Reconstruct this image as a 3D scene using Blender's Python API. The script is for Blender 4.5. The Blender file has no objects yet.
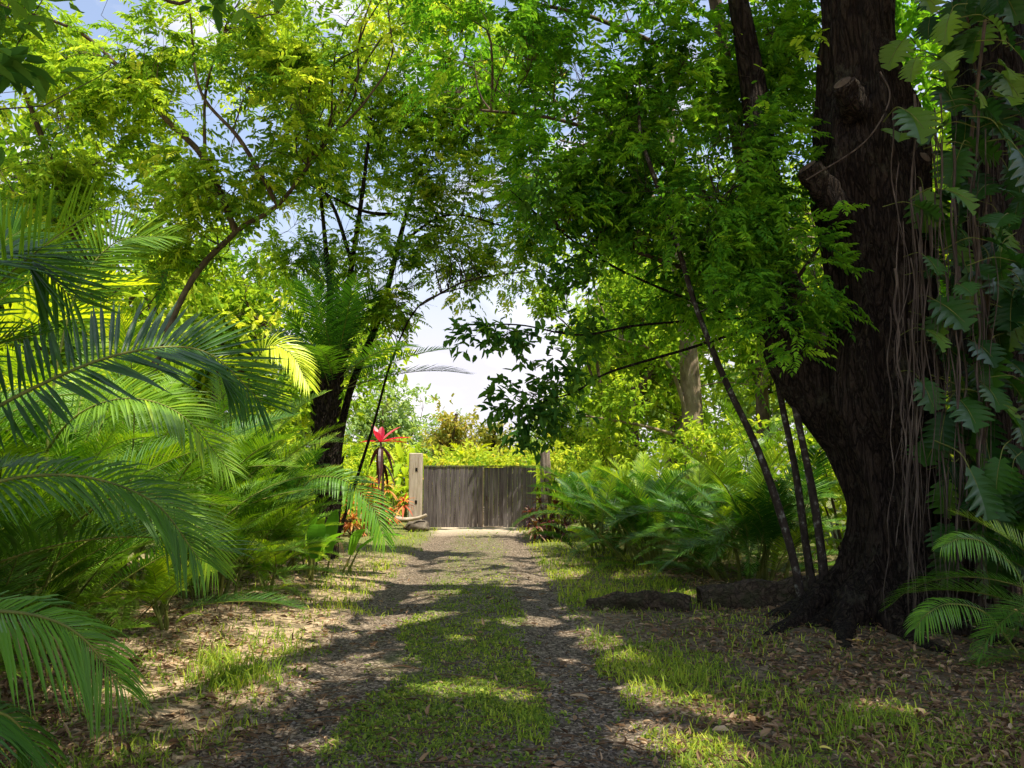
import bpy, math, random
import numpy as np
random.seed(4); RNG = np.random.default_rng(11)
S = bpy.context.scene; COL = S.collection
R = math.radians
# ------------------------------------------------------------------ camera
F = 769.0; TH = math.atan(96/F); CAM = np.array([0, 0, 1.6])
def ray(px, py):
    x = (px-512)/F; u = (384-py)/F
    return np.array([x, math.cos(TH)-u*math.sin(TH), math.sin(TH)+u*math.cos(TH)])
def P(px, py, Y):
    d = ray(px, py); return CAM + d*(Y/d[1])
def G(px, py):
    d = ray(px, py); return CAM + d*(-1.6/d[2])
cd = bpy.data.cameras.new('camera'); cam = bpy.data.objects.new('camera', cd); COL.objects.link(cam)
cam.location = CAM; cam.rotation_euler = (R(90)+TH, 0, 0)
cd.sensor_width = 36; cd.lens = F/1024*36; cd.clip_start = .05; cd.clip_end = 2000
S.camera = cam
S.render.engine = 'CYCLES'; S.cycles.max_bounces = 5; S.cycles.diffuse_bounces = 4; S.cycles.glossy_bounces = 1; S.cycles.transmission_bounces = 2; S.cycles.film_exposure = 1.75; S.cycles.use_adaptive_sampling = True; S.cycles.adaptive_threshold = .03; S.cycles.caustics_reflective = False; S.cycles.caustics_refractive = False
S.view_settings.view_transform = 'Standard'; S.view_settings.look = 'None'; S.view_settings.exposure = 0
# ------------------------------------------------------------------ light
SUN = np.array([.28, -.21, .94]); SUN /= np.linalg.norm(SUN)
elev = math.asin(SUN[2]); azi = math.atan2(SUN[0], SUN[1])
sl = bpy.data.lights.new('sun', 'SUN'); sl.energy = 5; sl.angle = R(.5); sl.color = (1, .94, .80)
so = bpy.data.objects.new('sun', sl); COL.objects.link(so)
from mathutils import Vector, Matrix, Euler
so.rotation_euler = Vector(SUN).to_track_quat('Z', 'Y').to_euler(); so.location = (8, -6, 20)
W = bpy.data.worlds.new('World'); S.world = W; W.use_nodes = True
nt = W.node_tree; nt.nodes.clear()
def N(nt, t, **k):
    n = nt.nodes.new(t)
    for a, b in k.items():
        if a in ('ins',):
            for kk, v in b.items(): n.inputs[kk].default_value = v
        else: setattr(n, a, b)
    return n
sky = N(nt, 'ShaderNodeTexSky'); sky.sky_type = 'NISHITA'; sky.sun_disc = False
sky.sun_elevation = elev; sky.sun_rotation = azi; sky.air_density = 1.2; sky.dust_density = .6
bg = N(nt, 'ShaderNodeBackground', ins={'Strength': .095}); wo = N(nt, 'ShaderNodeOutputWorld')
tc = N(nt, 'ShaderNodeTexCoord'); sx = N(nt, 'ShaderNodeSeparateXYZ')
mp = N(nt, 'ShaderNodeMapping', ins={'Scale': (2.2, 2.2, 6.5), 'Location': (.3, .1, .2)})
nz = N(nt, 'ShaderNodeTexNoise', ins={'Scale': 1.6, 'Detail': 8, 'Roughness': .6})
rp = N(nt, 'ShaderNodeMapRange', ins={'From Min': .50, 'From Max': .68, 'To Min': .22})
hz = N(nt, 'ShaderNodeMapRange', ins={'From Min': .16, 'From Max': .40, 'To Min': 1, 'To Max': 0})
mx = N(nt, 'ShaderNodeMath', operation='MAXIMUM'); ml = N(nt, 'ShaderNodeMath', operation='MULTIPLY', ins={1: .95})
nz2 = N(nt, 'ShaderNodeTexNoise', ins={'Scale': 3.2, 'Detail': 6})
cc = N(nt, 'ShaderNodeValToRGB'); cc.color_ramp.elements[0].color = (6.0, 5.8, 6.5, 1); cc.color_ramp.elements[1].color = (7.6, 7.2, 7.4, 1)
cc.color_ramp.elements[0].position = .42; cc.color_ramp.elements[1].position = .58
mixc = N(nt, 'ShaderNodeMix', data_type='RGBA')
L = nt.links.new
L(tc.outputs['Generated'], mp.inputs['Vector']); L(mp.outputs[0], nz.inputs['Vector']); L(mp.outputs[0], nz2.inputs['Vector'])
L(nz.outputs['Fac'], rp.inputs['Value']); L(tc.outputs['Generated'], sx.inputs[0]); L(sx.outputs['Z'], hz.inputs['Value'])
L(rp.outputs[0], mx.inputs[0]); L(hz.outputs[0], mx.inputs[1]); L(mx.outputs[0], ml.inputs[0]); L(nz2.outputs['Fac'], cc.inputs['Fac'])
sm = N(nt, 'ShaderNodeMix', data_type='RGBA', blend_type='MULTIPLY', ins={'Factor': 1.0}); sm.clamp_result = False; sm.inputs['B'].default_value = (1.3, 1.35, 1.4, 1); L(sky.outputs[0], sm.inputs['A'])
L(ml.outputs[0], mixc.inputs['Factor']); L(sm.outputs['Result'], mixc.inputs['A']); L(cc.outputs['Color'], mixc.inputs['B'])
L(mixc.outputs['Result'], bg.inputs['Color']); L(bg.outputs[0], wo.inputs['Surface'])
# ------------------------------------------------------------------ materials
MATS = {}
def newmat(name):
    m = bpy.data.materials.new(name); m.use_nodes = True; m.node_tree.nodes.clear(); MATS[name] = m
    return m, m.node_tree
def ramp(nt, cols, pos=None):
    r = N(nt, 'ShaderNodeValToRGB'); e = r.color_ramp.elements
    n = len(cols); pos = pos or [i/(n-1) for i in range(n)]
    while len(e) < n: e.new(.5)
    for i in range(n): e[i].position = pos[i]
    for i in range(n): e[i].color = (*cols[i], 1)
    return r
LB_ = dict(leaf_yellow=1.9, leaf_bright=1.7, leaf_hedge=1.45, leaf_far=1.7, leaf_orange=1.5, leaf_green=2.0, leaf_deep=1.9, palm_leaf=1.75, palm_dark=1.7, palm_blue=1.75, grass_blade=2.1, weed_leaf=1.6, vine_leaf=1.5)
def leafmat(name, cols, trans=.45, gloss=.08, rough=.35, tcol=(1.35, 1.25, .55)):
    m, nt = newmat(name); L = nt.links.new
    a = N(nt, 'ShaderNodeAttribute', attribute_name='tint')
    cols = [tuple(min(.8, q*LB_.get(name, 1.6)) for q in c) for c in cols]
    r = ramp(nt, cols); L(a.outputs['Fac'], r.inputs['Fac'])
    d = N(nt, 'ShaderNodeBsdfDiffuse'); t = N(nt, 'ShaderNodeBsdfTranslucent'); gl = N(nt, 'ShaderNodeBsdfGlossy', ins={'Roughness': rough})
    tm = N(nt, 'ShaderNodeMix', data_type='RGBA', blend_type='MULTIPLY', ins={'Factor': 1.0}); tm.clamp_result = False
    tm.inputs['B'].default_value = (*tcol, 1)
    L(r.outputs[0], d.inputs['Color']); L(r.outputs[0], tm.inputs['A']); L(tm.outputs['Result'], t.inputs['Color'])
    m1 = N(nt, 'ShaderNodeMixShader', ins={'Fac': trans}); L(d.outputs[0], m1.inputs[1]); L(t.outputs[0], m1.inputs[2])
    if gloss < .07:
        o = N(nt, 'ShaderNodeOutputMaterial'); L(m1.outputs[0], o.inputs['Surface']); return m
    fr = N(nt, 'ShaderNodeLayerWeight', ins={'Blend': .25}); fm = N(nt, 'ShaderNodeMath', operation='MULTIPLY_ADD', ins={1: gloss*1.0, 2: gloss*.2})
    L(fr.outputs['Fresnel'], fm.inputs[0])
    m2 = N(nt, 'ShaderNodeMixShader'); L(fm.outputs[0], m2.inputs['Fac']); L(m1.outputs[0], m2.inputs[1]); L(gl.outputs[0], m2.inputs[2])
    o = N(nt, 'ShaderNodeOutputMaterial'); L(m2.outputs[0], o.inputs['Surface'])
    return m
def solidmat(name, cols, scale=8, stretch=(1, 1, 1), bump=.3, rough=.85, usetint=.0, voro=0, bdist=.02):
    m, nt = newmat(name); L = nt.links.new
    tc = N(nt, 'ShaderNodeTexCoord'); mp = N(nt, 'ShaderNodeMapping', ins={'Scale': stretch})
    nz = N(nt, 'ShaderNodeTexNoise', ins={'Scale': scale, 'Detail': 8, 'Roughness': .65})
    L(tc.outputs['Object'], mp.inputs['Vector']); L(mp.outputs[0], nz.inputs['Vector'])
    a = N(nt, 'ShaderNodeAttribute', attribute_name='tint')
    ad = N(nt, 'ShaderNodeMath', operation='MULTIPLY_ADD', ins={1: usetint, 2: -usetint*.5}); L(a.outputs['Fac'], ad.inputs[0])
    st = N(nt, 'ShaderNodeMapRange', ins={'From Min': .3, 'From Max': .7}); L(nz.outputs['Fac'], st.inputs['Value'])
    s = N(nt, 'ShaderNodeMath', operation='ADD', use_clamp=True); L(st.outputs[0], s.inputs[0]); L(ad.outputs[0], s.inputs[1])
    r = ramp(nt, cols); L(s.outputs[0], r.inputs['Fac'])
    b = N(nt, 'ShaderNodeBsdfPrincipled', ins={'Roughness': rough, 'Specular IOR Level': .2}); L(r.outputs[0], b.inputs['Base Color'])
    bp = N(nt, 'ShaderNodeBump', ins={'Strength': bump, 'Distance': bdist})
    if voro:
        v = N(nt, 'ShaderNodeTexVoronoi', ins={'Scale': voro}); L(mp.outputs[0], v.inputs['Vector'])
        mm = N(nt, 'ShaderNodeMath', operation='MULTIPLY_ADD', ins={1: .7}); L(v.outputs['Distance'], mm.inputs[0]); L(nz.outputs['Fac'], mm.inputs[2])
        L(mm.outputs[0], bp.inputs['Height'])
    else: L(nz.outputs['Fac'], bp.inputs['Height'])
    L(bp.outputs[0], b.inputs['Normal'])
    o = N(nt, 'ShaderNodeOutputMaterial'); L(b.outputs[0], o.inputs['Surface'])
    return m
leafmat('leaf_yellow', [(.04, .10, .016), (.125, .215, .022), (.27, .35, .03), (.50, .47, .06)], .5, .05, tcol=(1.3, 1.22, .6))
leafmat('leaf_green', [(.022, .07, .010), (.055, .15, .013), (.13, .26, .016), (.28, .38, .03)], .48, .05)
leafmat('leaf_deep', [(.012, .042, .010), (.028, .08, .014), (.06, .13, .018), (.11, .2, .02)], .4, .05)
leafmat('leaf_bright', [(.07, .15, .015), (.18, .28, .025), (.36, .42, .045), (.58, .52, .08)], .5, .05)
leafmat('leaf_hedge', [(.07, .17, .03), (.20, .32, .03), (.40, .44, .05), (.52, .40, .09)], .45, .04)
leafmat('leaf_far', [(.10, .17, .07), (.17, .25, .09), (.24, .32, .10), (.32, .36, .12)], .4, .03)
leafmat('leaf_orange', [(.14, .17, .04), (.24, .25, .05), (.36, .31, .08), (.42, .27, .10)], .45, .03)
leafmat('palm_leaf', [(.008, .036, .004), (.03, .092, .006), (.12, .22, .009), (.40, .46, .02)], .38, .075, .38)
leafmat('palm_dark', [(.007, .030, .004), (.020, .068, .006), (.065, .15, .009), (.17, .28, .015)], .38, .075, .38)  # darker palm green with the shade of the nearest fronds in it
leafmat('palm_blue', [(.008, .036, .005), (.024, .082, .008), (.09, .195, .011), (.32, .40, .022)], .38, .075, .38)
leafmat('vine_leaf', [(.007, .032, .006), (.014, .052, .008), (.033, .095, .012), (.16, .26, .025)], .36, .08, .45)
leafmat('red_leaf', [(.12, .010, .022), (.30, .018, .045), (.46, .04, .08), (.5, .10, .10)], .4, .08, tcol=(1.3, .6, .6))
leafmat('pink_leaf', [(.22, .05, .05), (.42, .13, .07), (.50, .28, .09), (.30, .36, .06)], .45, .06, tcol=(1.2, .9, .6))
leafmat('burgundy_leaf', [(.025, .012, .012), (.06, .02, .018), (.13, .035, .03), (.16, .12, .03)], .3, .1, tcol=(1.3, .7, .6))
leafmat('dead_leaf', [(.05, .03, .018), (.15, .095, .055), (.30, .20, .115), (.42, .32, .21)], .25, .05, tcol=(1.1, .9, .6))
leafmat('fallen_yellow', [(.4, .25, .05), (.55, .38, .08), (.6, .45, .12)], .3, .05)
leafmat('grass_blade', [(.04, .075, .014), (.11, .17, .024), (.27, .30, .04), (.45, .40, .11)], .5, .05)
leafmat('weed_leaf', [(.05, .085, .02), (.11, .165, .03), (.19, .24, .045), (.36, .34, .09)], .45, .05)
def barkmat(name, cols, lich=(.16, .15, .11), sc=9, st=.22, bd=.05, amt=.66):
    m, nt = newmat(name); L = nt.links.new; tc = N(nt, 'ShaderNodeTexCoord'); mp = N(nt, 'ShaderNodeMapping', ins={'Scale': (1, 1, st)})
    wn = N(nt, 'ShaderNodeTexNoise', ins={'Scale': 3.5, 'Detail': 4}); wa = N(nt, 'ShaderNodeMix', data_type='RGBA', blend_type='LINEAR_LIGHT', ins={'Factor': .32}); L(tc.outputs['Object'], mp.inputs[0]); L(mp.outputs[0], wn.inputs['Vector']); L(mp.outputs[0], wa.inputs['A']); L(wn.outputs['Color'], wa.inputs['B'])
    v = N(nt, 'ShaderNodeTexVoronoi', feature='DISTANCE_TO_EDGE', ins={'Scale': sc}); L(wa.outputs['Result'], v.inputs['Vector'])
    v2 = N(nt, 'ShaderNodeTexVoronoi', feature='DISTANCE_TO_EDGE', ins={'Scale': sc*2.7}); L(wa.outputs['Result'], v2.inputs['Vector'])
    f = N(nt, 'ShaderNodeMapRange', ins={'From Max': .16}); L(v.outputs['Distance'], f.inputs['Value']); f2 = N(nt, 'ShaderNodeMapRange', ins={'From Max': .22}); L(v2.outputs['Distance'], f2.inputs['Value'])
    nz = N(nt, 'ShaderNodeTexNoise', ins={'Scale': 28, 'Detail': 8, 'Roughness': .7}); L(mp.outputs[0], nz.inputs['Vector'])
    h1 = N(nt, 'ShaderNodeMath', operation='MULTIPLY_ADD', ins={1: .35}); L(f2.outputs[0], h1.inputs[0]); L(f.outputs[0], h1.inputs[2])
    h2 = N(nt, 'ShaderNodeMath', operation='MULTIPLY_ADD', ins={1: 1.3}); L(nz.outputs['Fac'], h2.inputs[0]); L(h1.outputs[0], h2.inputs[2])
    hn = N(nt, 'ShaderNodeMath', operation='MULTIPLY', ins={1: .42}); L(h2.outputs[0], hn.inputs[0])
    r = ramp(nt, cols); L(hn.outputs[0], r.inputs['Fac'])
    ln = N(nt, 'ShaderNodeTexNoise', ins={'Scale': 2.6, 'Detail': 9, 'Roughness': .72}); L(tc.outputs['Object'], ln.inputs['Vector']); lm = N(nt, 'ShaderNodeMapRange', ins={'From Min': amt-.06, 'From Max': amt+.06, 'To Max': .8}); L(ln.outputs['Fac'], lm.inputs['Value'])
    mx = N(nt, 'ShaderNodeMix', data_type='RGBA'); L(lm.outputs[0], mx.inputs['Factor']); L(r.outputs[0], mx.inputs['A']); mx.inputs['B'].default_value = (*lich, 1)
    b = N(nt, 'ShaderNodeBsdfPrincipled', ins={'Roughness': .92, 'Specular IOR Level': .15}); L(mx.outputs['Result'], b.inputs['Base Color'])
    bp = N(nt, 'ShaderNodeBump', ins={'Strength': 1., 'Distance': bd}); L(h2.outputs[0], bp.inputs['Height']); L(bp.outputs[0], b.inputs['Normal']); o = N(nt, 'ShaderNodeOutputMaterial'); L(b.outputs[0], o.inputs['Surface'])
barkmat('bark_dark', [(.004, .003, .002), (.015, .010, .007), (.038, .026, .018), (.095, .07, .048)], lich=(.11, .10, .065), sc=12, st=.16, bd=.06, amt=.62)
solidmat('bark_brown', [(.04, .028, .02), (.10, .07, .045), (.17, .125, .085)], 7, (1, 1, .4), .6, .9, voro=16)
solidmat('bark_pale', [(.13, .09, .06), (.27, .20, .13), (.42, .34, .24)], 6, (1, 1, .4), .6, .9, voro=10)
solidmat('bark_lichen', [(.012, .009, .007), (.030, .022, .016), (.048, .036, .026), (.26, .26, .21)], 13, (1, 1, .8), .5, .9)
solidmat('stem_green', [(.07, .09, .02), (.14, .16, .03), (.26, .24, .05)], 6, (1, 1, .5), .2, .6)
solidmat('root_pale', [(.035, .025, .018), (.08, .06, .045), (.17, .135, .10)], 12, (1, 1, .2), .4, .9)
solidmat('gate_wood', [(.045, .037, .036), (.10, .085, .083), (.155, .135, .132), (.24, .21, .205)], 4, (5, 5, .3), .5, .85, usetint=.7)
solidmat('frame_wood', [(.20, .15, .125), (.33, .26, .215)], 6, (5, 5, .5), .4, .85)
solidmat('post_wood', [(.32, .25, .19), (.50, .41, .32), (.62, .53, .43)], 5, (4, 4, .4), .4, .85)
solidmat('post_old', [(.10, .075, .06), (.26, .20, .16), (.46, .38, .31)], 5, (7, 7, .35), .9, .9)
solidmat('hole_shade', [(.006, .005, .004), (.012, .01, .008)], 5)
solidmat('iron', [(.03, .024, .02), (.10, .06, .04)], 20, rough=.6)
solidmat('stone', [(.045, .036, .028), (.11, .09, .07), (.25, .21, .165)], 3, usetint=1.0, bump=.3)
barkmat('log_wood', [(.014, .009, .006), (.048, .033, .021), (.10, .07, .046), (.18, .13, .085)], lich=(.08, .08, .035), sc=9, st=1., bd=.03, amt=.58)
solidmat('pale_log', [(.3, .24, .18), (.5, .42, .33)], 8, (1, 4, 4), .4, .9)
# ------------------------------------------------------------------ mesh builder
class MB:
    def __init__(s): s.v = []; s.f = []; s.n = 0
    def add(s, v, f, tint=.5, mat=0, smooth=False):
        v = np.asarray(v, float).reshape(-1, 3); f = np.asarray(f, np.int64)
        t = np.broadcast_to(np.asarray(tint, float), (len(f),))
        s.v.append(v); s.f.append((f+s.n, t, mat, smooth)); s.n += len(v)
    def mesh(s, name, mats):
        v = np.concatenate(s.v); me = bpy.data.meshes.new(name)
        me.vertices.add(len(v)); me.vertices.foreach_set('co', v.astype(np.float32).ravel())
        lp = np.concatenate([f.ravel() for f, _, _, _ in s.f])
        tot = np.concatenate([np.full(len(f), f.shape[1]) for f, _, _, _ in s.f])
        st = np.concatenate([[0], np.cumsum(tot)[:-1]])
        me.loops.add(len(lp)); me.loops.foreach_set('vertex_index', lp.astype(np.int32))
        me.polygons.add(len(tot)); me.polygons.foreach_set('loop_start', st.astype(np.int32)); me.polygons.foreach_set('loop_total', tot.astype(np.int32))
        me.polygons.foreach_set('material_index', np.concatenate([np.full(len(f), m) for f, _, m, _ in s.f]).astype(np.int32))
        me.polygons.foreach_set('use_smooth', np.concatenate([np.full(len(f), sm) for f, _, _, sm in s.f]))
        a = me.attributes.new('tint', 'FLOAT', 'FACE'); a.data.foreach_set('value', np.concatenate([t for _, t, _, _ in s.f]).astype(np.float32))
        for m in mats: me.materials.append(MATS[m])
        me.update(calc_edges=True); return me
def obj(name, data, parent=None, loc=None, rot=None, scale=None):
    o = bpy.data.objects.new(name, data); COL.objects.link(o)
    if parent: o.parent = parent
    if loc is not None: o.location = loc
    if rot is not None: o.rotation_euler = rot
    if scale is not None: o.scale = scale if hasattr(scale, '__len__') else (scale,)*3
    return o
def build(name, mb, mats, parent=None, **k): return obj(name, mb.mesh(name, mats), parent, **k)
def tag(o, label=None, cat=None, group=None, kind=None):
    if label: o['label'] = label
    if cat: o['category'] = cat
    if group: o['group'] = group
    if kind: o['kind'] = kind
    return o
def thing(name, loc, label, cat, group=None):
    o = obj(name, None, loc=loc); o.empty_display_size = .2
    return tag(o, label, cat, group)
def nrm(a): return a/np.maximum(np.linalg.norm(a, axis=-1, keepdims=True), 1e-9)
def rnd(n, a=0., b=1.): return RNG.uniform(a, b, n)
def rdir(n): return nrm(RNG.normal(size=(n, 3)))
def smooth(pts, n):
    p = np.asarray(pts, float); m = len(p)
    if m == 2: return p[0]+(p[1]-p[0])*np.linspace(0, 1, n)[:, None]
    q = np.vstack([2*p[0]-p[1], p, 2*p[-1]-p[-2]]); out = []
    for t in np.linspace(0, m-1-1e-6, n):
        i = int(t); u = t-i; a, b, c, d = q[i:i+4]
        out.append(.5*((2*b)+(-a+c)*u+(2*a-5*b+4*c-d)*u*u+(-a+3*b-3*c+d)*u**3))
    return np.array(out)
def tubes(mb, Pn, Rn, sides=4, tint=.5, mat=0, sm=True):
    """Pn (N,M,3), Rn (N,M): many tubes at once"""
    Pn = np.asarray(Pn, float); Rn = np.asarray(Rn, float); n, m, _ = Pn.shape
    T = nrm(np.gradient(Pn, axis=1)); ref = np.where(np.abs(T[..., 2:3]) > .9, [1., 0, 0], [0, 0, 1.])
    A = nrm(np.cross(T, ref)); B = np.cross(T, A)
    an = np.arange(sides)*2*math.pi/sides
    V = Pn[:, :, None]+Rn[:, :, None, None]*(A[:, :, None]*np.cos(an)[:, None]+B[:, :, None]*np.sin(an)[:, None])
    i = (np.arange(n)[:, None, None]*m+np.arange(m-1)[None, :, None])*sides; j = np.arange(sides)[None, None]; j2 = (j+1) % sides
    f = np.stack([i+j, i+j2, i+j2+sides, i+j+sides], -1).reshape(-1, 4)
    mb.add(V, f, tint, mat, sm)
def limb(mb, pts, r0, r1, sides=10, n=None, bump=.08, seed=0, mat=0, flare=0):
    """one tube with an uneven skin and stable frame"""
    n = n or max(6, len(pts)*6); c = smooth(pts, n); t = np.linspace(0, 1, n)
    r = r0+(r1-r0)*t+flare*np.exp(-t*n*.35)
    T = nrm(np.gradient(c, axis=0)); A = np.zeros_like(c); a = np.cross(T[0], [0, 1, .1]); 
    for i in range(n):
        a = a-T[i]*np.dot(a, T[i]); a = a/np.linalg.norm(a); A[i] = a
    B = np.cross(T, A); an = np.arange(sides)*2*math.pi/sides
    w = 1+bump*(np.sin(an[None]*3+seed+t[:, None]*5)+.7*np.sin(an[None]*5+seed*2.3-t[:, None]*11)+.6*np.sin(an[None]*2-t[:, None]*23+seed))
    V = c[:, None]+(r[:, None]*w)[..., None]*(A[:, None]*np.cos(an)[None, :, None]+B[:, None]*np.sin(an)[None, :, None])
    i = np.arange(n-1)[:, None]*sides; j = np.arange(sides)[None]; j2 = (j+1) % sides
    f = np.stack([i+j, i+j2, i+j2+sides, i+j+sides], -1).reshape(-1, 4)
    mb.add(V, f, .5, mat, True)
    mb.add(np.vstack([V[-1], c[-1:]+T[-1:]*r[-1]*.3]), [[k, (k+1) % sides, sides] for k in range(sides)], .5, mat, True)
    return c
CUT = [None]
def leaves(mb, pos, d, up, Ln, Wd, tint, mat=0, fold=.18, curl=.12, shape=(.3, .72)):
    if CUT[0] is not None:
        p = pos+CUT[0]+nrm(d)*np.asarray(Ln)[..., None]*.5; k = lit(p); n = len(k); bc = lambda q: np.broadcast_to(q, (n,))[k]
        pos, d, up, Ln, Wd, tint = pos[k], d[k], up[k], bc(Ln), bc(Wd), bc(tint)
    d = nrm(d); s = nrm(np.cross(d, up)); n = np.cross(s, d)
    Ln = np.asarray(Ln)[..., None]; Wd = np.asarray(Wd)[..., None]
    a, b = shape
    v0 = pos; v3 = pos+d*Ln-n*curl*Ln
    f1 = n*fold*Wd; c1 = n*curl*Ln*a*a; c2 = n*curl*Ln*b*b
    v1 = pos+d*Ln*a+s*.5*Wd+f1-c1; v5 = pos+d*Ln*a-s*.5*Wd+f1-c1
    v2 = pos+d*Ln*b+s*.34*Wd+f1-c2; v4 = pos+d*Ln*b-s*.34*Wd+f1-c2
    V = np.stack([v0, v1, v2, v3, v4, v5], -2).reshape(-1, 3); k = len(V)//6
    b0 = np.arange(k)[:, None]*6
    f = np.concatenate([b0+[0, 1, 2, 3], b0+[0, 3, 4, 5]])
    t = np.broadcast_to(tint, (k,)); mb.add(V, f, np.concatenate([t, t]), mat)
def pinnate(mb, base, d, Ln, pairs, ll, lw, tint, mat=0, droop=.35):
    """compound leaves: N rachises each with paired leaflets"""
    n = len(base); d = nrm(d); s = nrm(np.cross(d, np.tile([0, 0, 1.], (n, 1))+.25*RNG.normal(size=(n, 3)))); 
    t = np.linspace(.22, 1, pairs); Ln = np.broadcast_to(Ln, (n,))
    pp = base[:, None]+d[:, None]*(t*Ln[:, None])[..., None]+np.array([0, 0, -1.])*(droop*t**2*Ln[:, None])[..., None]
    tg = nrm(d[:, None]+np.array([0, 0, -1.])*(2*droop*t)[None, :, None]*np.ones((n, 1, 1)))
    ps, ds, us, ti, le = [], [], [], [], []
    upv = nrm(np.cross(s, d))
    for sg in (-1, 1):
        dd = s[:, None]*sg*.85+tg*.55+RNG.normal(size=pp.shape)*.14+np.array([0, 0, -.22])
        ps.append(pp.reshape(-1, 3)); ds.append(dd.reshape(-1, 3)); us.append((upv[:, None]+RNG.normal(size=pp.shape)*.22).reshape(-1, 3))
        ti.append(np.repeat(tint, pairs)+RNG.normal(size=n*pairs)*.08); le.append((np.sin(math.pi*(.25+.6*t))*np.ones((n, 1))).ravel())
    ps.append(pp[:, -1]); ds.append(tg[:, -1]); us.append(upv); ti.append(np.asarray(tint)*np.ones(n)); le.append(np.ones(n))
    le = np.concatenate(le)*rnd(sum(map(len, ps)), .8, 1.15)
    leaves(mb, np.concatenate(ps), np.concatenate(ds), np.concatenate(us), ll*le, lw*le, np.concatenate(ti), mat)
def blob(c, r, n, shell=.55, hole=None):
    v = rdir(n)*(rnd(n)**(1-shell*.7))[:, None]; p = np.asarray(c)+v*np.asarray(r)
    return p
def clumpy(p, sc=1.1, th=.15, ph=0.):
    x, y, z = (p*sc).T
    w = np.sin(x*1.7+ph)*np.sin(y*1.3+1+ph)*np.sin(z*1.9+2)+.6*np.sin(x*3.1+z*2.3+ph)*np.sin(y*2.9-z)+.3*RNG.normal(size=len(p))
    return p[w > th-.35]
def xc(y): return -.20-.034*y
# gaps cut in the crowns to put sun pools on these spots: (x, y, radius)
CLEAR = [(*G(px, py)[:2], r) for px, py, r in ((215, 652, .55), (185, 690, .36), (240, 692, .3), (300, 625, .48), (340, 598, .4), (315, 745, .13), (285, 690, .16), (440, 690, .18), (480, 686, .16), (515, 694, .14), (570, 655, .10), (885, 710, .22), (735, 712, .20), (700, 705, .14), (650, 730, .24), (715, 757, .24), (660, 700, .16), (600, 640, .24), (690, 595, .35), (620, 655, .16), (640, 690, .18), (420, 600, .22), (520, 584, .3), (580, 604, .4), (360, 560, 1.1), (450, 566, .4), (550, 552, .9), (595, 575, .6), (660, 570, .5), (690, 620, .2), (540, 620, .2), (460, 640, .14))]
_r = np.random.default_rng(5)
CLEAR += [(xc(y)+_r.uniform(-1.6, 1.6), y, _r.uniform(.12, .34)) for y in _r.uniform(8.5, 22, 46)]
def lit(p):
    h = p[:, :2]-SUN[:2]/SUN[2]*p[:, 2:]; k = np.ones(len(p), bool)
    for x, y, r in CLEAR: k &= ((h[:, 0]-x)**2+((h[:, 1]-y)*.85)**2 > (r+.06)**2) | (p[:, 2] < 2.2)
    return k
def crown(mb, pts, skel, style, tmean=.45, tvar=.16, lmat=0, bmat=1, twig=.018, size=1., count=4, sunlift=.0):
    """pts: cluster centres; skel: skeleton points they hang from"""
    n = len(pts); skel = np.asarray(skel)
    def near(q, sk):
        idx = np.empty(len(q), int)
        for i in range(len(q)):
            d = ((sk-q[i])**2*[1, 1, .6]).sum(1)+np.where(sk[:, 2] > q[i, 2]+.2, 1.2, 0); k = min(3, len(sk)); c = np.argpartition(d, k-1)[:k]; idx[i] = c[RNG.integers(0, k)]
        return idx
    def twigs(a, b, r, seg, sides):
        t = np.linspace(0, 1, seg); ln = np.linalg.norm(b-a, axis=1, keepdims=True)
        bend = RNG.normal(size=a.shape)*.12*ln; bend[:, 2:] += .10*ln
        c = a[:, None]+(b-a)[:, None]*t[None, :, None]+bend[:, None]*(4*t*(1-t))[None, :, None]+np.sin(t*math.pi*2)[None, :, None]*RNG.normal(size=a.shape)[:, None]*.05*ln[:, None]
        tubes(mb, c, (r*np.clip(ln[:, 0], .4, 3)**.6)[:, None]*(1-.7*t)[None], sides, .5, bmat); return c
    hub = pts[RNG.permutation(n)[:max(2, n//7)]]; hi = near(hub, skel); hub = skel[hi]+(hub-skel[hi])*.82
    hc = twigs(skel[hi], hub, twig*.85, 7, 4); sk2 = hc[:, 3:].reshape(-1, 3)
    a = sk2[near(pts, sk2)]; twigs(a, pts, twig*.38, 4, 3)
    ct = tmean+RNG.normal(size=n)*tvar
    k = count; base = np.repeat(pts, k, 0)+RNG.normal(size=(n*k, 3))*.10*size
    out = nrm(np.repeat(pts-a, k, 0)); d = nrm(out*.5+rdir(n*k)*[1, 1, .55]); tt = np.repeat(ct, k)+RNG.normal(size=n*k)*.06
    if style == 'pinnate':
        pinnate(mb, base, d, .36*size*rnd(n*k, .7, 1.2), 7, .115*size, .045*size, tt, lmat)
    elif style == 'fine':
        pinnate(mb, base, d, .34*size*rnd(n*k, .7, 1.2), 6, .10*size, .05*size, tt, lmat)
    else:
        m = 6; b2 = np.repeat(base, m, 0)+np.repeat(d, m, 0)*(rnd(n*k*m, 0, .34)*size)[:, None]
        d2 = nrm(np.repeat(d, m, 0)*.7+rdir(n*k*m)*.9+[0, 0, -.3]); u2 = nrm(np.array([0, 0, 1.])+.5*RNG.normal(size=(n*k*m, 3)))
        l = .15*size*rnd(n*k*m, .7, 1.25); leaves(mb, b2, d2, u2, l, l*.46, np.repeat(tt, m)+RNG.normal(size=n*k*m)*.07, lmat)
def dup(root, loc, rz, label=None, scale=1., name=None):
    r = root.copy(); COL.objects.link(r); r.location = loc; r.rotation_euler = (0, 0, rz); r.scale = (scale,)*3
    if label: r['label'] = label
    for ch in list(root.children):
        c = ch.copy(); COL.objects.link(c); c.parent = r
        for g in list(ch.children):
            e = g.copy(); COL.objects.link(e); e.parent = c
    return r
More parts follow.
